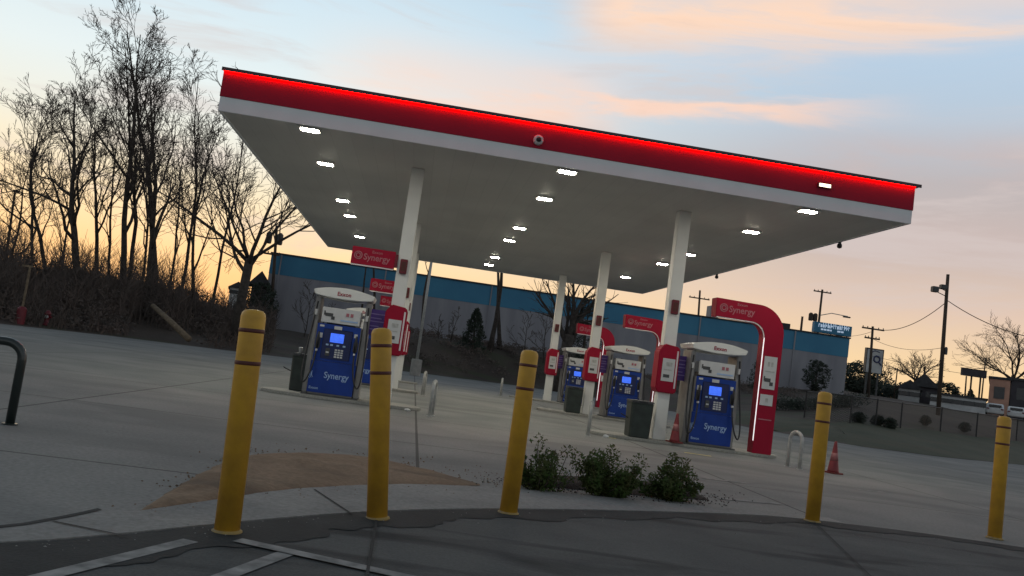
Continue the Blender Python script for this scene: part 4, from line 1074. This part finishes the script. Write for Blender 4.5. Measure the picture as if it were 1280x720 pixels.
# ------------------------------------------------------------------ sky and light
w = bpy.data.worlds.new('World'); S.world = w; w.use_nodes = True; nt = w.node_tree; L = nt.links.new
bg = nt.nodes['Background']; out = nt.nodes['World Output']
def math_(op, a, b=None, c=None, clamp=False):
    n = nt.nodes.new('ShaderNodeMath'); n.operation = op; n.use_clamp = clamp
    for i, v in enumerate((a, b, c)):
        if v is None: continue
        if isinstance(v, (int, float)): n.inputs[i].default_value = v
        else: L(v, n.inputs[i])
    return n.outputs[0]
def sstep(v, a, b):
    n = nt.nodes.new('ShaderNodeMapRange'); n.interpolation_type = 'SMOOTHSTEP'; L(v, n.inputs['Value'])
    n.inputs['From Min'].default_value = a; n.inputs['From Max'].default_value = b; return n.outputs[0]
def mix(f, a, b, op='MIX'):
    n = nt.nodes.new('ShaderNodeMix'); n.data_type = 'RGBA'; n.blend_type = op
    for i, v in ((0, f), (6, a), (7, b)):
        if isinstance(v, (int, float)): n.inputs[i].default_value = v
        elif isinstance(v, tuple): n.inputs[i].default_value = (*v, 1)
        else: L(v, n.inputs[i])
    return n.outputs[2]
def ramp(f, stops):
    n = nt.nodes.new('ShaderNodeValToRGB'); cr = n.color_ramp
    while len(cr.elements) < len(stops): cr.elements.new(.5)
    for e, (p, c) in zip(cr.elements, stops): e.position = p; e.color = (*c, 1)
    L(f, n.inputs['Fac']); return n.outputs['Color']
tc = nt.nodes.new('ShaderNodeTexCoord'); sx = nt.nodes.new('ShaderNodeSeparateXYZ'); L(tc.outputs['Generated'], sx.inputs[0])
X, Yv, Z = sx.outputs
az = math_('ARCTAN2', X, Yv); el = math_('ARCSINE', Z)
zc = math_('MAXIMUM', Z, 0.0)
left = ramp(zc, [(0, (1.0, .46, .19)), (.06, (1.0, .62, .28)), (.10, (.98, .71, .40)), (.155, (.88, .77, .55)), (.20, (.80, .80, .70)), (.26, (.74, .82, .82)), (.36, (.60, .74, .82)), (.48, (.44, .58, .70)), (.62, (.19, .25, .31)), (1, (.085, .11, .14))])
right = ramp(zc, [(0, (.95, .62, .30)), (.06, (.86, .62, .36)), (.12, (.69, .52, .42)), (.18, (.55, .45, .41)), (.25, (.46, .43, .44)), (.31, (.46, .54, .63)), (.40, (.40, .58, .76)), (.50, (.36, .50, .64)), (.64, (.19, .25, .31)), (1, (.085, .11, .14))])
base = mix(sstep(az, -.15, .50), left, right)
# clouds: flat layers in the sky, stretched along the horizon
cb = nt.nodes.new('ShaderNodeCombineXYZ'); L(math_('MULTIPLY', az, 2.6), cb.inputs[0]); L(math_('MULTIPLY', el, 17.0), cb.inputs[1])
n1 = nt.nodes.new('ShaderNodeTexNoise'); n1.inputs['Scale'].default_value = 1.0; n1.inputs['Detail'].default_value = 9; n1.inputs['Distortion'].default_value = .7; n1.inputs['Roughness'].default_value = .60
L(cb.outputs[0], n1.inputs['Vector'])
nz = n1.outputs['Fac']
def gauss(v, c, s): d = math_('DIVIDE', math_('SUBTRACT', v, c), s); return math_('EXPONENT', math_('MULTIPLY', math_('MULTIPLY', d, d), -1))
wob = math_('ADD', el, math_('MULTIPLY', math_('SUBTRACT', nz, .5), .07))
el2 = math_('SUBTRACT', wob, math_('MULTIPLY', az, .03))
A1 = math_('MULTIPLY', gauss(el2, .308, .040), math_('MULTIPLY', sstep(az, -.20, -.04), math_('SUBTRACT', 1.0, sstep(az, .10, .26))))
A2 = math_('MULTIPLY', math_('MULTIPLY', sstep(el2, .288, .312), math_('SUBTRACT', 1.0, sstep(el2, .318, .330))), math_('MULTIPLY', sstep(az, .02, .14), math_('SUBTRACT', 1.0, sstep(az, .34, .56))))
A_ = math_('MAXIMUM', A1, A2)
B_ = math_('MULTIPLY', gauss(math_('SUBTRACT', wob, math_('MULTIPLY', az, .02)), .418, .042), sstep(az, .09, .20))
C_ = math_('MULTIPLY', math_('ADD', gauss(wob, .278, .030), math_('MULTIPLY', gauss(wob, .20, .030), .8), None, True), sstep(az, .30, .50))
nzm = sstep(nz, .34, .60)
col = mix(math_('MULTIPLY', math_('MULTIPLY', A_, math_('ADD', math_('MULTIPLY', nzm, .55), .45)), .92), base, (.96, .63, .47))
col = mix(math_('MULTIPLY', math_('MULTIPLY', B_, math_('ADD', math_('MULTIPLY', nzm, .5), .5)), .98), col, (.98, .66, .46))
col = mix(math_('MULTIPLY', math_('MULTIPLY', C_, math_('ADD', math_('MULTIPLY', nzm, .75), .25)), .70), col, (.55, .44, .42))
# thin general streaks
st = math_('MULTIPLY', math_('MULTIPLY', sstep(nz, .50, .66), sstep(el, .02, .12)), .55)
col = mix(st, col, (.62, .54, .52))
# sky away from the sunset is dimmer
back = sstep(Yv, -.55, .55)
col = mix(back, mix(1.0, ramp(zc, [(0, (.40, .41, .42)), (.2, (.42, .45, .47)), (.5, (.24, .28, .31)), (1, (.085, .11, .14))]), (1, 1, 1), 'MULTIPLY'), col)
L(col, bg.inputs['Color']); bg.inputs['Strength'].default_value = 1.0
sky = nt.nodes.new('ShaderNodeTexSky'); sky.sky_type = 'NISHITA'; sky.sun_disc = False; sky.sun_elevation = R(.5); sky.sun_rotation = R(-18)
bg2 = nt.nodes.new('ShaderNodeBackground'); L(sky.outputs[0], bg2.inputs['Color']); bg2.inputs['Strength'].default_value = .012
ad = nt.nodes.new('ShaderNodeAddShader'); L(bg.outputs[0], ad.inputs[0]); L(bg2.outputs[0], ad.inputs[1]); L(ad.outputs[0], out.inputs['Surface'])
sl = bpy.data.lights.new('sun', 'SUN'); sl.energy = .12; sl.angle = R(12); sl.color = (1, .72, .45)
so = bpy.data.objects.new('sun', sl); COL.objects.link(so)
sd_ = Vector((math.sin(R(-18))*math.cos(R(3)), math.cos(R(-18))*math.cos(R(3)), math.sin(R(3))))
so.rotation_euler = sd_.to_track_quat('Z', 'Y').to_euler()

S.view_settings.view_transform = 'Standard'; S.view_settings.look = 'None'; S.view_settings.gamma = 1; S.view_settings.exposure = .12
S.view_settings.use_curve_mapping = False
S.render.engine = 'CYCLES'; S.cycles.use_denoising = True
S.cycles.max_bounces = 6; S.cycles.transparent_max_bounces = 12
S.render.resolution_x = 1024; S.render.resolution_y = 576
